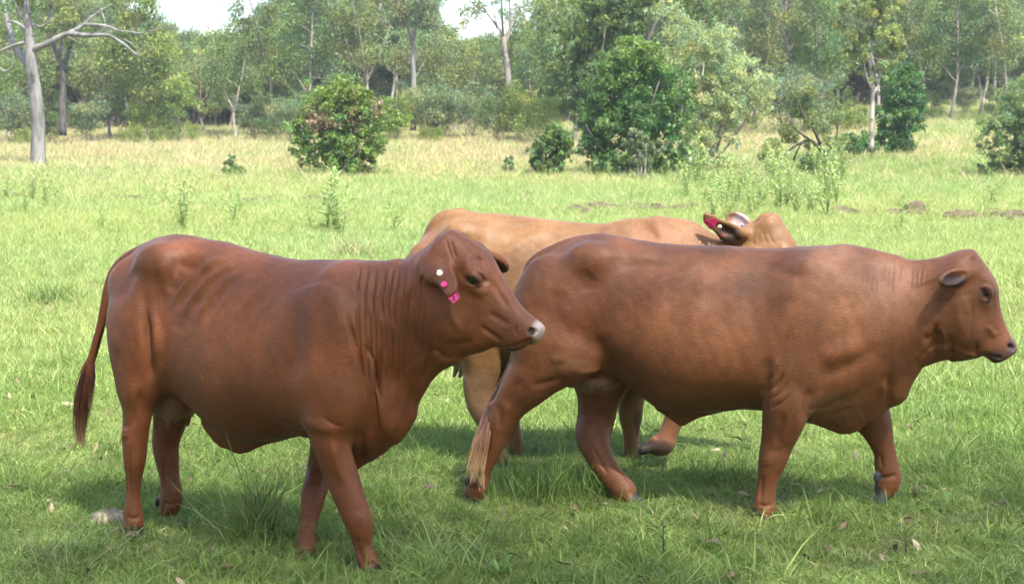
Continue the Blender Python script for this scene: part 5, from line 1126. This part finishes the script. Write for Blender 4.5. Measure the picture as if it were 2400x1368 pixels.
# -- creeper-covered shrubs and bushes: leafy lumps over a hidden frame of stems
def lumpy(name, d, blobs, n, size, col, seed, label, cat='shrub', base_px=None, stems=6, patches=(), bark=None, var=.35, droop=.35, dep=None, aspect=.6, core=True):
    """blobs: (px, py, radius px) lumps of the crown; each gets its own depth in front of and behind the middle"""
    rg = np.random.default_rng(seed); bx, by, bz = on_ground(base_px, d); k = d / F; C, R = [], []
    allr = max(b[2] for b in blobs); dep = dep if dep is not None else allr * k
    for px, py, r in blobs:
        for sg in (-1, 0, 1) if r * k > .35 else (0,):
            rr = ray(px, py); dd = d + sg * dep * rg.uniform(.55, 1.0) + rg.normal(0, .08 * dep)
            C.append(np.array([0, 0, CAMZ]) + rr * dd / rr[1] - [bx, by, bz]); R.append(r * k * rg.uniform(.85, 1.1))
    C, R = np.array(C), np.array(R); sc, sr = [], []
    for c, r in zip(C, R):          # each lump carries smaller leafy knobs on its skin
        m = max(5, int(16 * (r / (allr * k)) ** 1.5)); dv = rg.normal(0, 1, (m, 3)); dv /= np.linalg.norm(dv, axis=1)[:, None]
        sc.append(c + dv * r * rg.uniform(.55, .95, (m, 1))); sr.append(r * rg.uniform(.22, .42, m))
    sc, sr = np.vstack(sc), np.concatenate(sr); ok = sc[:, 2] > .05; sc, sr = sc[ok], sr[ok]
    root = empty(name, (bx, by, bz)); tag(root, label, cat); g = Geo()
    V, Q, c = leaves(rg, sc, sr, n, size, col, var, droop, .85, shell=.7, aspect=aspect)
    W = project(V.reshape(-1, 4, 3).mean(1) + [bx, by, bz])
    cc = c.reshape(-1, 4, 3)
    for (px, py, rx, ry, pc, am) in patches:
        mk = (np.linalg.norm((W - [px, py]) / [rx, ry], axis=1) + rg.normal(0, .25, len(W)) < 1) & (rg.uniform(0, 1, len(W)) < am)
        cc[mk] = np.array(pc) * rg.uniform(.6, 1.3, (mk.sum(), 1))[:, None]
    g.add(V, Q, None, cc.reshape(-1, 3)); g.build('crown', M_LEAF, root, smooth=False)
    tb = []
    for i in range(stems):
        e = C[rg.integers(len(C))]; p0 = np.array([rg.normal(0, .15 * allr * k), rg.normal(0, .2), -.1]); tb.append((np.array([p0, p0 * .6 + e * .4 + rg.normal(0, .1, 3), e]), np.array([.09, .06, .03]) * (allr * k / 1.5 + .3)))
    tubes_geo(tb).build('trunk', bark or M_BROWN, root)
    return root
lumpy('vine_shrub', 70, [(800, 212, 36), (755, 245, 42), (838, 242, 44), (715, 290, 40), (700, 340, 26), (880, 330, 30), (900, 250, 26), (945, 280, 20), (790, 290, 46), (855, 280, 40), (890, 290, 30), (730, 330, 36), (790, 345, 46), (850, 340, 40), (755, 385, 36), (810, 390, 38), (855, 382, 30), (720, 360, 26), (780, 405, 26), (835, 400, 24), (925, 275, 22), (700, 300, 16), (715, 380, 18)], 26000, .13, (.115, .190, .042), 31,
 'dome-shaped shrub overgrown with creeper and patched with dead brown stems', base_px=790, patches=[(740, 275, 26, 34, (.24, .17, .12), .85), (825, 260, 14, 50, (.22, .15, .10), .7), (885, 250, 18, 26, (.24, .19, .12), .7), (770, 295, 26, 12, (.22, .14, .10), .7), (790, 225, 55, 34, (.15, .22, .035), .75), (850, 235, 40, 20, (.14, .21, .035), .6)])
lumpy('small_shrub', 69, [(1300, 315, 26), (1330, 325, 24), (1275, 340, 26), (1315, 355, 30), (1265, 375, 24), (1300, 385, 24), (1340, 365, 18), (1240, 350, 12)], 9000, .12, (.10, .165, .045), 32, 'small bright green shrub left of the vine-draped tower', base_px=1300)
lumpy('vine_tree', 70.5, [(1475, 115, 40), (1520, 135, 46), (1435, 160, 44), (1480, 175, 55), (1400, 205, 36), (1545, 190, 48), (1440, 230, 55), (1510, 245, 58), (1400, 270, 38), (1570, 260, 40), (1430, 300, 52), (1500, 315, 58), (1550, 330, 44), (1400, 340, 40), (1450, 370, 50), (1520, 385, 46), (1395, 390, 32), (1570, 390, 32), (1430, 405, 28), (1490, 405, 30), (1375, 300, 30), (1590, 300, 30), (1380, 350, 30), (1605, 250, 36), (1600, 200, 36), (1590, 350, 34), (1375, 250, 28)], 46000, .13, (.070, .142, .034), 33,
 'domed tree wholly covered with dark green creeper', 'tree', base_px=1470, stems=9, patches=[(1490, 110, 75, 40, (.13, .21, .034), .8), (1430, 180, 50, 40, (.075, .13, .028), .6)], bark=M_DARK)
lumpy('vine_tower', 92, [(1400, -10, 40), (1440, 0, 44), (1490, -10, 44), (1375, 40, 40), (1420, 55, 44), (1475, 45, 46), (1350, 95, 40), (1395, 110, 46), (1330, 150, 36), (1380, 165, 46), (1300, 190, 34), (1350, 215, 46), (1560, 0, 40), (1620, 10, 44), (1660, 30, 30), (1310, 60, 26), (1440, -70, 60), (1350, 260, 40)], 30000, .17, (.075, .120, .036), 34,
 'tall creeper-draped tree towering above the domed dark one', 'tree', base_px=1390, stems=9, patches=[(1360, 50, 60, 60, (.09, .14, .03), .5)], bark=M_DARK)
lumpy('wattle_tree', 74, [(1590, 60, 34), (1630, 90, 42), (1680, 100, 42), (1600, 130, 40), (1650, 150, 50), (1710, 130, 40), (1750, 160, 38), (1620, 200, 46), (1690, 200, 52), (1750, 215, 44), (1790, 230, 30), (1640, 260, 46), (1710, 265, 48), (1770, 270, 34), (1660, 310, 38), (1610, 320, 36), (1625, 370, 36), (1675, 372, 30), (1600, 360, 30), (1720, 330, 26), (1560, 150, 36), (1800, 200, 30), (1540, 30, 30), (1570, 20, 30), (1800, 255, 20)], 34000, .15, (.24, .30, .145), 35,
 'pale feathery wattle leaning right out of the dark creeper tree', 'tree', base_px=1640, stems=10, bark=M_BROWN, aspect=.3, droop=.7)
lumpy('grey_bush', 66, [(1490, 320, 20), (1470, 335, 16), (1515, 335, 18), (1500, 350, 18), (1540, 345, 18), (1490, 372, 18), (1515, 378, 18), (1530, 365, 16), (1500, 392, 16)], 6000, .11, (.13, .165, .085), 36, 'grey-green bush growing in front of the dark creeper tree', base_px=1500, aspect=.3)
lumpy('vine_bush', 88, [(2100, 165, 26), (2130, 180, 30), (2090, 205, 34), (2140, 220, 34), (2110, 245, 40), (2150, 260, 26), (2090, 280, 36), (2130, 290, 34), (2085, 325, 34), (2110, 340, 34), (2080, 365, 26), (2120, 370, 22), (2030, 340, 30), (1995, 330, 26), (2010, 370, 26), (1965, 360, 20)], 22000, .14, (.046, .11, .03), 37,
 'dark bushy creeper tree behind the slender sapling', 'tree', base_px=2090, stems=7, bark=M_DARK, patches=[(2110, 180, 46, 26, (.07, .14, .03), .6)])
lumpy('round_bush', 70, [(2400, 215, 40), (2375, 250, 36), (2420, 270, 50), (2340, 280, 36), (2370, 310, 44), (2320, 315, 28), (2410, 340, 44), (2350, 345, 34), (2390, 378, 30), (2340, 370, 22), (2430, 380, 30), (2310, 350, 20), (2450, 260, 50), (2450, 330, 50), (2360, 220, 26), (2315, 290, 24), (2300, 335, 22), (2330, 375, 24)], 34000, .12, (.150, .215, .085), 38, 'soft round grey-green bush cut by the right edge', base_px=2390, aspect=.35)
lumpy('small_shrub', 70, [(545, 372, 14), (535, 392, 16), (558, 398, 14), (530, 405, 12), (570, 404, 10)], 1700, .09, (.10, .16, .05), 39, 'little green shrub alone in the grass left of the dome-shaped shrub', base_px=545)
lumpy('small_shrub', 72, [(1900, 380, 22), (1925, 392, 22), (1880, 395, 18), (1950, 400, 18)], 3200, .12, (.10, .16, .055), 40, 'soft bright shrub at the foot of the crooked low tree', base_px=1905)
lumpy('small_shrub', 72, [(2350, 385, 18), (2330, 395, 18), (2372, 396, 18), (2300, 398, 14)], 2600, .11, (.11, .17, .06), 41, 'pale soft shrub below the round bush at the right', base_px=2340)
lumpy('small_shrub', 70, [(1190, 400, 16), (1195, 378, 12), (1188, 420, 14)], 1500, .10, (.10, .17, .07), 42, 'thin pale green shrub standing left of the small bright shrub', base_px=1190)

# -- the gum whose crown shades the cattle; it stands beside the photographer
SH = (8.5, -3.6, 0.0)
shade_rg = np.random.default_rng(51); tb = [(np.array([[0, 0, -.2], [-.1, .1, 3], [-.3, .2, 6], [-.6, .4, 8], [-1.0, .6, 12.6]]), np.array([.36, .30, .27, .24, .16]))]
C, R = [], []
for i in range(30):
    a = shade_rg.uniform(0, 6.28); r = math.sqrt(shade_rg.uniform(.02, 1)); e = np.array([SHX - SH[0] + r * math.cos(a) * 4.6, SHY - SH[1] + r * math.sin(a) * 2.1, 15.0 + shade_rg.normal(0, .7)])
    s0 = tb[0][0][2 + i % 3]; mid = (s0 + e) / 2 + [0, 0, .7]; tb.append((np.array([s0, mid, e]), np.array([.11, .07, .02])))
    for k in range(4): C.append(e + shade_rg.normal(0, .7, 3) * [1, 1, .5]); R.append(shade_rg.uniform(.6, 1.1))
root = empty('gum_tree', SH); tag(root, 'spreading gum tree beside the viewpoint whose crown shades the cattle', 'tree')
tubes_geo(tb, 9).build('trunk', M_GUM, root)
V, Q, c = leaves(shade_rg, C, R, SHADE_N, .12, L_GUM, .3, .6, .7); g = Geo(); g.add(V, Q, None, c); g.build('crown', M_LEAF, root, smooth=False)
# ------------------------------------------------------------------ the air
def haze(density):
    x0, x1, y0, y1, z0, z1 = -420, 420, -60, 420, -3.0, 60
    V = [(x, y, z) for x in (x0, x1) for y in (y0, y1) for z in (z0, z1)]
    o = mesh_obj('haze', V, [[(0, 1, 3, 2), (4, 6, 7, 5), (0, 4, 5, 1), (2, 3, 7, 6), (0, 2, 6, 4), (1, 5, 7, 3)]], smooth=False)
    m, n, l = new_mat('haze'); v = N(n, 'ShaderNodeVolumePrincipled'); v.inputs['Color'].default_value = (.86, .92, 1, 1); v.inputs['Density'].default_value = density; v.inputs['Anisotropy'].default_value = .3
    q = n.new('ShaderNodeOutputMaterial'); l.new(v.outputs[0], q.inputs['Volume']); o.data.materials.append(m); tag(o, 'thin summer haze over the paddock', 'haze', kind='stuff')
if HAZE > 0: haze(HAZE)
# ------------------------------------------------------------------ unseen trees added behind the viewpoint to block low sky light
for i, (x, y, s) in enumerate([(-9, -5, 1.0), (-4, -9, 1.1), (3, -12, 1.1), (-13, 1, 1.0), (14, 1, 1.0), (12, -8, 1.0), (-16, -8, 1.1), (-7, -13, 1.2), (8, -14, 1.2), (0, -16, 1.2), (-15, -14, 1.2), (18, -8, 1.2)]):
    plant_tree('gum_tree', MIDS[i % 3], (x, y, 0), i * 1.9, s, 'leafy gum tree added behind the viewpoint to screen off low sky light', 'tree', 'added sky-blocking trees behind the viewpoint')
# ------------------------------------------------------------------ weeds, litter, posts, dung
M_WEED = leaf_material('weed_leaves', .35)
def milkweed(seed, h, n_stem, pods=14):
    """tall weed: thin stems with narrow paired leaves and pale puffy pods near the top"""
    rg = np.random.default_rng(seed); st = Geo(); lf = Geo()
    for s_ in range(n_stem):
        a = rg.uniform(0, 6.28); d = np.array([math.cos(a), math.sin(a), 0]) * rg.uniform(.05, .42); hh = h * rg.uniform(.7, 1.05)
        P = np.array([[0, 0, -.03], d * .4 * hh + [0, 0, hh * .5], d * hh + [0, 0, hh]]) + rg.normal(0, .01, (3, 3)); V, Q, T = tube(P, [.010, .007, .003], 5); st.add(V, Q, T, (.19, .23, .09))
        for t in np.linspace(.06, 1, int(18 * hh)):
            p = P[0] * (1 - t) ** 2 + 2 * P[1] * t * (1 - t) + P[2] * t * t
            for sg in (0, math.pi):
                az = t * 9 + sg + rg.normal(0, .3); u = unit([math.cos(az), math.sin(az), rg.uniform(.1, .9)]); L = .15 * rg.uniform(.7, 1.4); sd = unit(np.cross(u, [0, 0, 1])) * L * .11
                m = p + u * L * .55 + [0, 0, .01]; e = p + u * L - [0, 0, .02]
                lf.add([p, m + sd, e, m - sd], [(0, 1, 2, 3)], None, np.array((.20, .29, .10)) * rg.uniform(.7, 1.3))
        for k in range(int(pods / n_stem)):
            p = P[2] - (P[2] - P[1]) * rg.uniform(0, .6) + rg.normal(0, .05, 3); r = rg.uniform(.026, .044)
            bm = bmesh.new(); bmesh.ops.create_icosphere(bm, subdivisions=1, radius=r); vs = np.array([v.co[:] for v in bm.verts]) * [1, 1, 1.25]; fs = np.array([[v.index for v in f.verts] for f in bm.faces]); bm.free()
            lf.add(vs + p, None, fs, np.array((.38, .46, .20)) * rg.uniform(.8, 1.2) if rg.uniform() < .9 else (.45, .36, .10))
    r = [st.build('stem', M_WEED, link=False), lf.build('foliage', M_WEED, smooth=False, link=False)]
    return r
MW = [milkweed(1, 1.5, 6, 20), milkweed(2, 1.2, 5, 14), milkweed(3, 1.7, 8, 44), milkweed(4, .8, 3, 0)]
def weed(px, base_row, hpx, k, label, group, rz):
    d = F * CAMZ / max(base_row - 330, 12)
    for _ in range(4): z = float(ground_z((px - 1200) / F * d, d)); d = F * (CAMZ - z) / (base_row - 330)
    plant_tree('weed', MW[k], on_ground(px, d), rz, hpx * d / F / (1.5, 1.2, 1.7, .8)[k], label, 'weed', group)
wr = np.random.default_rng(17); WL = []
for i in range(44):
    px = 1600 + 375 * (i + wr.uniform(0, 1)) / 44; WL.append((px, wr.uniform(425, 525), wr.uniform(55, 120), int(wr.choice([0, 1, 1, 3, 3, 2]))))
for i, (px, r, h, k) in enumerate(WL): weed(px, r, h, k, 'tall pale-podded weed in the thicket behind the tan cow', 'pale-podded weeds in the thicket behind the tan cow', i * 1.1)
WL = [(425, 535, 130, 0), (430, 545, 90, 1)]
for i, (px, r, h, k) in enumerate(WL): weed(px, r, h, k, 'leafy pale-podded weed standing above the rump of the dark red cow', 'leafy weeds above the rump of the dark red cow', i * 1.1)
WL = [(785, 545, 150, 1), (765, 540, 120, 3), (925, 548, 90, 3), (800, 550, 110, 3), (730, 540, 70, 3)]
for i, (px, r, h, k) in enumerate(WL): weed(px, r, h, k, 'thin upright weed above the back of the dark red cow', 'thin weeds above the back of the dark red cow', i * 1.1)
WL = [(75, 475, 90, 0), (110, 490, 90, 1), (130, 480, 70, 3), (60, 500, 60, 1), (15, 470, 60, 1), (240, 540, 60, 3), (545, 520, 80, 3), (560, 500, 55, 3)]
for i, (px, r, h, k) in enumerate(WL): weed(px, r, h, k, 'narrow-leaved weed in the meadow below the big pale gum', 'weeds in the meadow below the big pale gum', i * 1.1)
WL = [(2120, 505, 60, 1), (2110, 540, 60, 3), (2325, 480, 80, 3), (2180, 520, 50, 3), (1430, 425, 50, 3), (1560, 425, 45, 3), (1405, 420, 34, 3)]
for i, (px, r, h, k) in enumerate(WL): weed(px, r, h, k, 'lone slender weed in the sunny grass on the right half', 'lone slender weeds on the right half', i * 1.1)
# grass tussocks and near plants
def tussock(px, row, n, h, wd, rad, cols, lean, curl, label, seed, stems=0, name='grass_tussock'):
    d = F * CAMZ / (row - 330); loc = on_ground(px, d); g = Geo(); V, Q, c = blades(np.random.default_rng(seed), n, h, .35, wd, rad, lean, curl, cols); g.add(V, Q, None, c)
    root = empty(name, loc); tag(root, label, 'grass tussock'); g.build('foliage', M_BL, root)
    if stems:
        g = Geo(); V, Q, c = blades(np.random.default_rng(seed + 9), stems, h * 1.9, .15, wd * .7, rad * .8, .12, .18, [(1, (.10, .10, .05)), (1, (.16, .13, .08))]); g.add(V, Q, None, c); g.build('stem', M_BL, root)
M_BL = blade_material('tussock_blades', .35, False)
tussock(590, 1285, 420, .21, .0050, .055, [(4, G3), (3, G1), (1, STRAW)], .28, .4, 'tall sedge tussock with dark seed stems under the belly of the dark red cow', 61, 34)
tussock(1255, 1175, 420, .17, .0050, .11, [(5, G3), (3, G1)], .15, .35, 'thick lush grass tussock between the hind legs of the striding red cow', 62)
tussock(1360, 1170, 360, .16, .0050, .10, [(5, G3), (3, G1)], .15, .35, 'lush grass tussock just behind the forward hind hoof of the striding red cow', 63)
tussock(1690, 1140, 240, .12, .0050, .12, [(5, G3), (3, G1)], .2, .4, 'lush grass patch behind the planted front leg of the striding red cow', 64)
tussock(115, 705, 300, .20, .010, .16, [(5, G3), (3, G1)], .2, .4, 'dark green grass tussock in the sunny meadow at the left', 65)
tussock(820, 600, 240, .32, .009, .18, [(2, G2), (3, PALE), (2, STRAW)], .3, .6, 'seeding pale tussock above the withers of the dark red cow', 66)
tussock(2230, 990, 240, .14, .0055, .14, [(5, G3), (3, G1)], .25, .5, 'dark grass patch in front of the chest of the striding red cow', 67)
tussock(130, 1345, 300, .15, .0050, .12, [(5, G1), (3, G2), (1, STRAW)], .35, .7, 'long arching grass in the lower left corner', 68)
tussock(1000, 1345, 260, .14, .0045, .10, [(5, G1), (3, G2), (1, PALE)], .3, .6, 'long arching grass left of the broad-leaved seedling', 69)
def seedling(px, row, L, n, label, seed, up=.9, wd=.16, col=(.10, .20, .05), name='seedling', stem=0.0, loc=None):
    rg = np.random.default_rng(seed); d = F * CAMZ / (row - 330); root = empty(name, on_ground(px, d)); tag(root, label, 'plant'); g = Geo()
    for i in range(n):
        az = i * 2.4 + rg.normal(0, .2); z0 = stem * (i + 1) / n; u = unit([math.cos(az), math.sin(az), up * rg.uniform(.6, 1.4) + .6 * (i / n)]); ll = L * rg.uniform(.7, 1.15); sd = unit(np.cross(u, [0, 0, 1])) * ll * wd * .5
        nr = unit(np.cross(sd, u)); P0 = np.array([0, 0, z0]); m1 = P0 + u * ll * .35 + nr * .06 * ll; m2 = P0 + u * ll * .7 + nr * .03 * ll; e = P0 + u * ll - nr * .12 * ll
        c = np.array(col) * rg.uniform(.75, 1.25); g.add([P0, m1 - sd, m1 - nr * .02 * ll, m1 + sd, m2 - sd * .8, m2 - nr * .015 * ll, m2 + sd * .8, e], [(1, 2, 5, 4), (2, 3, 6, 5)], [(0, 2, 1), (0, 3, 2), (4, 5, 7), (5, 6, 7)], c)
    g.build('foliage', M_WEED, root)
    V, Q, T = tube(np.array([[0, 0, -.02], [.003, 0, stem * .5], [0, .004, stem + .01]]), [.004, .003, .002], 5); g = Geo(); g.add(V, Q, T, (.10, .07, .04))
    o = g.build('stem', M_WEED, root)
seedling(1170, 1375, .115, 11, 'broad lance-leaved seedling at the bottom edge of the view', 71, 1.1, .17)
seedling(420, 1262, .045, 16, 'leafy weed at the hind hooves of the dark red cow', 72, .5, .4, (.07, .14, .05), stem=.09)
seedling(300, 1290, .05, 8, 'small dark-stemmed weed before the near hind hoof of the dark red cow', 73, .5, .4, (.06, .13, .04), stem=.07)
seedling(1560, 1330, .06, 14, 'twiggy dark-stemmed weed in the grass at the bottom right', 74, .4, .25, (.07, .14, .04), stem=.17)
seedling(1275, 1110, .05, 6, 'small weed with yellow-green leaves behind the stretched hind leg', 75, .4, .6, (.16, .24, .03), stem=.06)
seedling(2140, 1330, .06, 10, 'dark-stemmed weed at the lower right below the lifted hoof', 76, .4, .2, (.07, .13, .04), stem=.13)
# low broad-leaved weeds among the grass
wr = np.random.default_rng(33)
for i in range(26):
    px, row = wr.uniform(20, 2380), wr.uniform(1080, 1366)
    seedling(px, row, wr.uniform(.022, .04), int(wr.integers(5, 10)), 'tiny low broad-leaved weed among the short grass', 200 + i, .45, .45, (.09, .17, .05), stem=wr.uniform(.01, .05), name='broadleaf_weed')
for o in bpy.data.objects:
    if o.name.startswith('broadleaf_weed'): o['group'] = 'low broad-leaved weeds among the short grass'
# fallen leaves
def dead_leaf(seed, L):
    rg = np.random.default_rng(seed); n = 6; t = np.linspace(0, 1, n); w = np.sin(np.pi * np.clip(t, .04, 1) ** .8) * L * .17; bend = rg.uniform(-.5, .9); tw = rg.uniform(-1.2, 1.2)
    cx = t * L - L / 2; cz = bend * L * .35 * np.sin(np.pi * t) + .004; V = []
    for i in range(n):
        a = tw * (t[i] - .5); sd = np.array([0, math.cos(a), math.sin(a)]) * w[i]; c = np.array([cx[i], 0, cz[i]]); V += [c - sd, c - [0, 0, .004], c + sd]
    V = np.array(V); V[:, 2] -= V[:, 2].min(); Q = []
    for i in range(n - 1):
        for k in (0, 1): a = 3 * i + k; Q.append((a, a + 1, a + 4, a + 3))
    pal = [(.17, .105, .055), (.26, .19, .115), (.12, .075, .045), (.30, .24, .155), (.085, .06, .045)]; g = Geo(); g.add(V, Q, None, np.array(pal[seed % 5])); return g.build('fallen_leaf', M_DEAD, link=False)
def dead_material():
    m, n, l = new_mat('dead_leaf'); at = N(n, 'ShaderNodeAttribute', attribute_name='Col'); tc = N(n, 'ShaderNodeTexCoord'); nz = N(n, 'ShaderNodeTexNoise', i_Scale=60.0, i_Detail=3.0); l.new(tc.outputs['Object'], nz.inputs['Vector'])
    mr = N(n, 'ShaderNodeMapRange', i_1=.3, i_2=.7, i_3=.7, i_4=1.25); l.new(nz.outputs[0], mr.inputs[0]); vm = N(n, 'ShaderNodeVectorMath', operation='SCALE'); l.new(at.outputs['Color'], vm.inputs[0]); l.new(mr.outputs[0], vm.inputs['Scale'])
    bs = N(n, 'ShaderNodeBsdfPrincipled', i_Roughness=.7); l.new(vm.outputs[0], bs.inputs['Base Color']); out(n, l, bs.outputs[0]); return m
M_DEAD = dead_material()
DL = [dead_leaf(i, L) for i, L in enumerate((.09, .07, .08, .06, .10, .085, .075, .065, .095, .07))]
NAMES = ['reddish brown', 'tan', 'dark brown', 'pale buff', 'blackish']
lr = np.random.default_rng(81)
KNOWN = [(170, 1130), (60, 1195), (430, 1150), (465, 1215), (1330, 1085), (955, 1130), (1130, 1145), (1235, 1170), (2160, 905), (2190, 1000), (2310, 1105), (1650, 1060), (1770, 1235), (1800, 1245), (1925, 1235), (1990, 1270), (2140, 1262), (2390, 1330), (100, 1205), (700, 1360), (480, 1320), (1200, 1275), (1790, 1180), (1845, 1195), (2030, 1240), (2330, 1030), (30, 1060), (210, 1070), (420, 1060), (340, 1045)]
pts_ = [(px, F * CAMZ / (r - 330)) for px, r in KNOWN]
while len(pts_) < 270:
    d = lr.uniform(6.1, 11.5); pts_.append((lr.uniform(-20, 2420), d))
for i, (px, d) in enumerate(pts_):
    k = int(lr.integers(len(DL))); src = DL[k]; o = src.copy(); S.collection.objects.link(o); x, y, z = on_ground(px, d); o.location = (x, y, z + lr.uniform(.02, .055)); o.rotation_euler = (lr.normal(0, .5), lr.normal(0, .5), lr.uniform(0, 6.28)); s = lr.uniform(.5, 1.05); o.scale = (s, s, s)
    o.name = 'fallen_leaf'; tag(o, NAMES[k % 5] + ' curled fallen gum leaf lying in the grass', 'leaf', NAMES[k % 5] + ' fallen leaves in the grass')
# dung pat
rgd = np.random.default_rng(91); d = F * CAMZ / (1236 - 330); nA, nR = 40, 9; V = [(0, 0, .035)]; Q, T = [], []
for j in range(1, nR + 1):
    for i in range(nA):
        a = 2 * math.pi * i / nA; r = j / nR * (.085 + .012 * math.sin(3 * a + 1) + .008 * math.sin(7 * a)); V.append((r * math.cos(a) * 1.15, r * math.sin(a), .035 * (1 - (j / nR) ** 3) + rgd.normal(0, .004) - (.01 if j == nR else 0)))
for i in range(nA): T.append((0, 1 + i, 1 + (i + 1) % nA))
for j in range(nR - 1):
    for i in range(nA): a = 1 + j * nA + i; b = 1 + j * nA + (i + 1) % nA; Q.append((a, a + nA, b + nA, b))
g = Geo(); g.add(V, Q, T); o = g.build('dung_pat', plain_mat('dry_dung', (.24, .20, .15), .95, .1, .45, 40)); x, y, z = on_ground(240, d); o.location = (x, y, z + .02); tag(o, 'dry pale dung pat on the grass left of the hind hooves', 'dung')
# churned dirt along the far edge of the short grass
def dirt(px0, px1, row, n, seed, label):
    rg = np.random.default_rng(seed); g = Geo(); d0 = F * CAMZ / (row - 330); cx, cy, cz = on_ground((px0 + px1) / 2, d0)
    for i in range(int(n * 1.8)):
        px = rg.uniform(px0, px1); d = d0 * (1 + rg.normal(0, .022)); x, y, z = on_ground(px, d); r = rg.uniform(.04, .12) * math.exp(rg.normal(0, .3))
        bm = bmesh.new(); bmesh.ops.create_icosphere(bm, subdivisions=2, radius=1); vs = np.array([v.co[:] for v in bm.verts]); fs = np.array([[v.index for v in f.verts] for f in bm.faces]); bm.free()
        vs = vs * (1 + rg.normal(0, .14, (len(vs), 1))) * [r * rg.uniform(1, 2.2), r, r * .75]; g.add(vs + [x - cx, y - cy, z - cz + r * .25], None, fs)
    o = g.build('dirt', M_DIRT, smooth=False); o.location = (cx, cy, cz); tag(o, label, 'dirt', kind='stuff')
M_DIRT = plain_mat('churned_dirt', (.075, .058, .038), .95, .1, .4, 4)
dirt(170, 380, 466, 46, 1, 'churned bare soil in the meadow at the left'); dirt(560, 800, 470, 34, 2, 'broken line of bare soil in the meadow above the dark red cow'); dirt(1340, 1620, 488, 70, 3, 'churned bare soil above the back of the tan cow'); dirt(1960, 2170, 502, 46, 4, 'bare clods right of the podded weed thicket'); dirt(2230, 2420, 508, 56, 5, 'bare clods at the right edge of the meadow'); dirt(-20, 60, 462, 16, 6, 'bare clods at the left edge of the meadow')
# fence posts
M_POST = plain_mat('weathered_post', (.07, .065, .06), .9, .2, .4, 9)
for px, top, lab in ((515, 316, 'weathered fence post in the dry grass below the sky gap'), (424, 320, 'short dark fence post in the dry grass further left'), (222, 323, 'thin fence post at the dry grass edge right of the blackened trunk')):
    d = 122; x, y, z = on_ground(px, d); H = max(.8, CAMZ + (330 - top) / F * d - z); rgp = np.random.default_rng(px); bm = bmesh.new(); bmesh.ops.create_cone(bm, cap_ends=True, segments=9, radius1=.10, radius2=.085, depth=H)
    for v in bm.verts: v.co.x += rgp.normal(0, .008); v.co.y += rgp.normal(0, .008); v.co.z += H / 2 - .1 + (rgp.normal(0, .03) if v.co.z > 0 else 0)
    me = bpy.data.meshes.new('fence_post'); bm.to_mesh(me); bm.free(); me.materials.append(M_POST); o = bpy.data.objects.new('fence_post', me); S.collection.objects.link(o); o.location = (x, y, z); tag(o, lab, 'fence post')
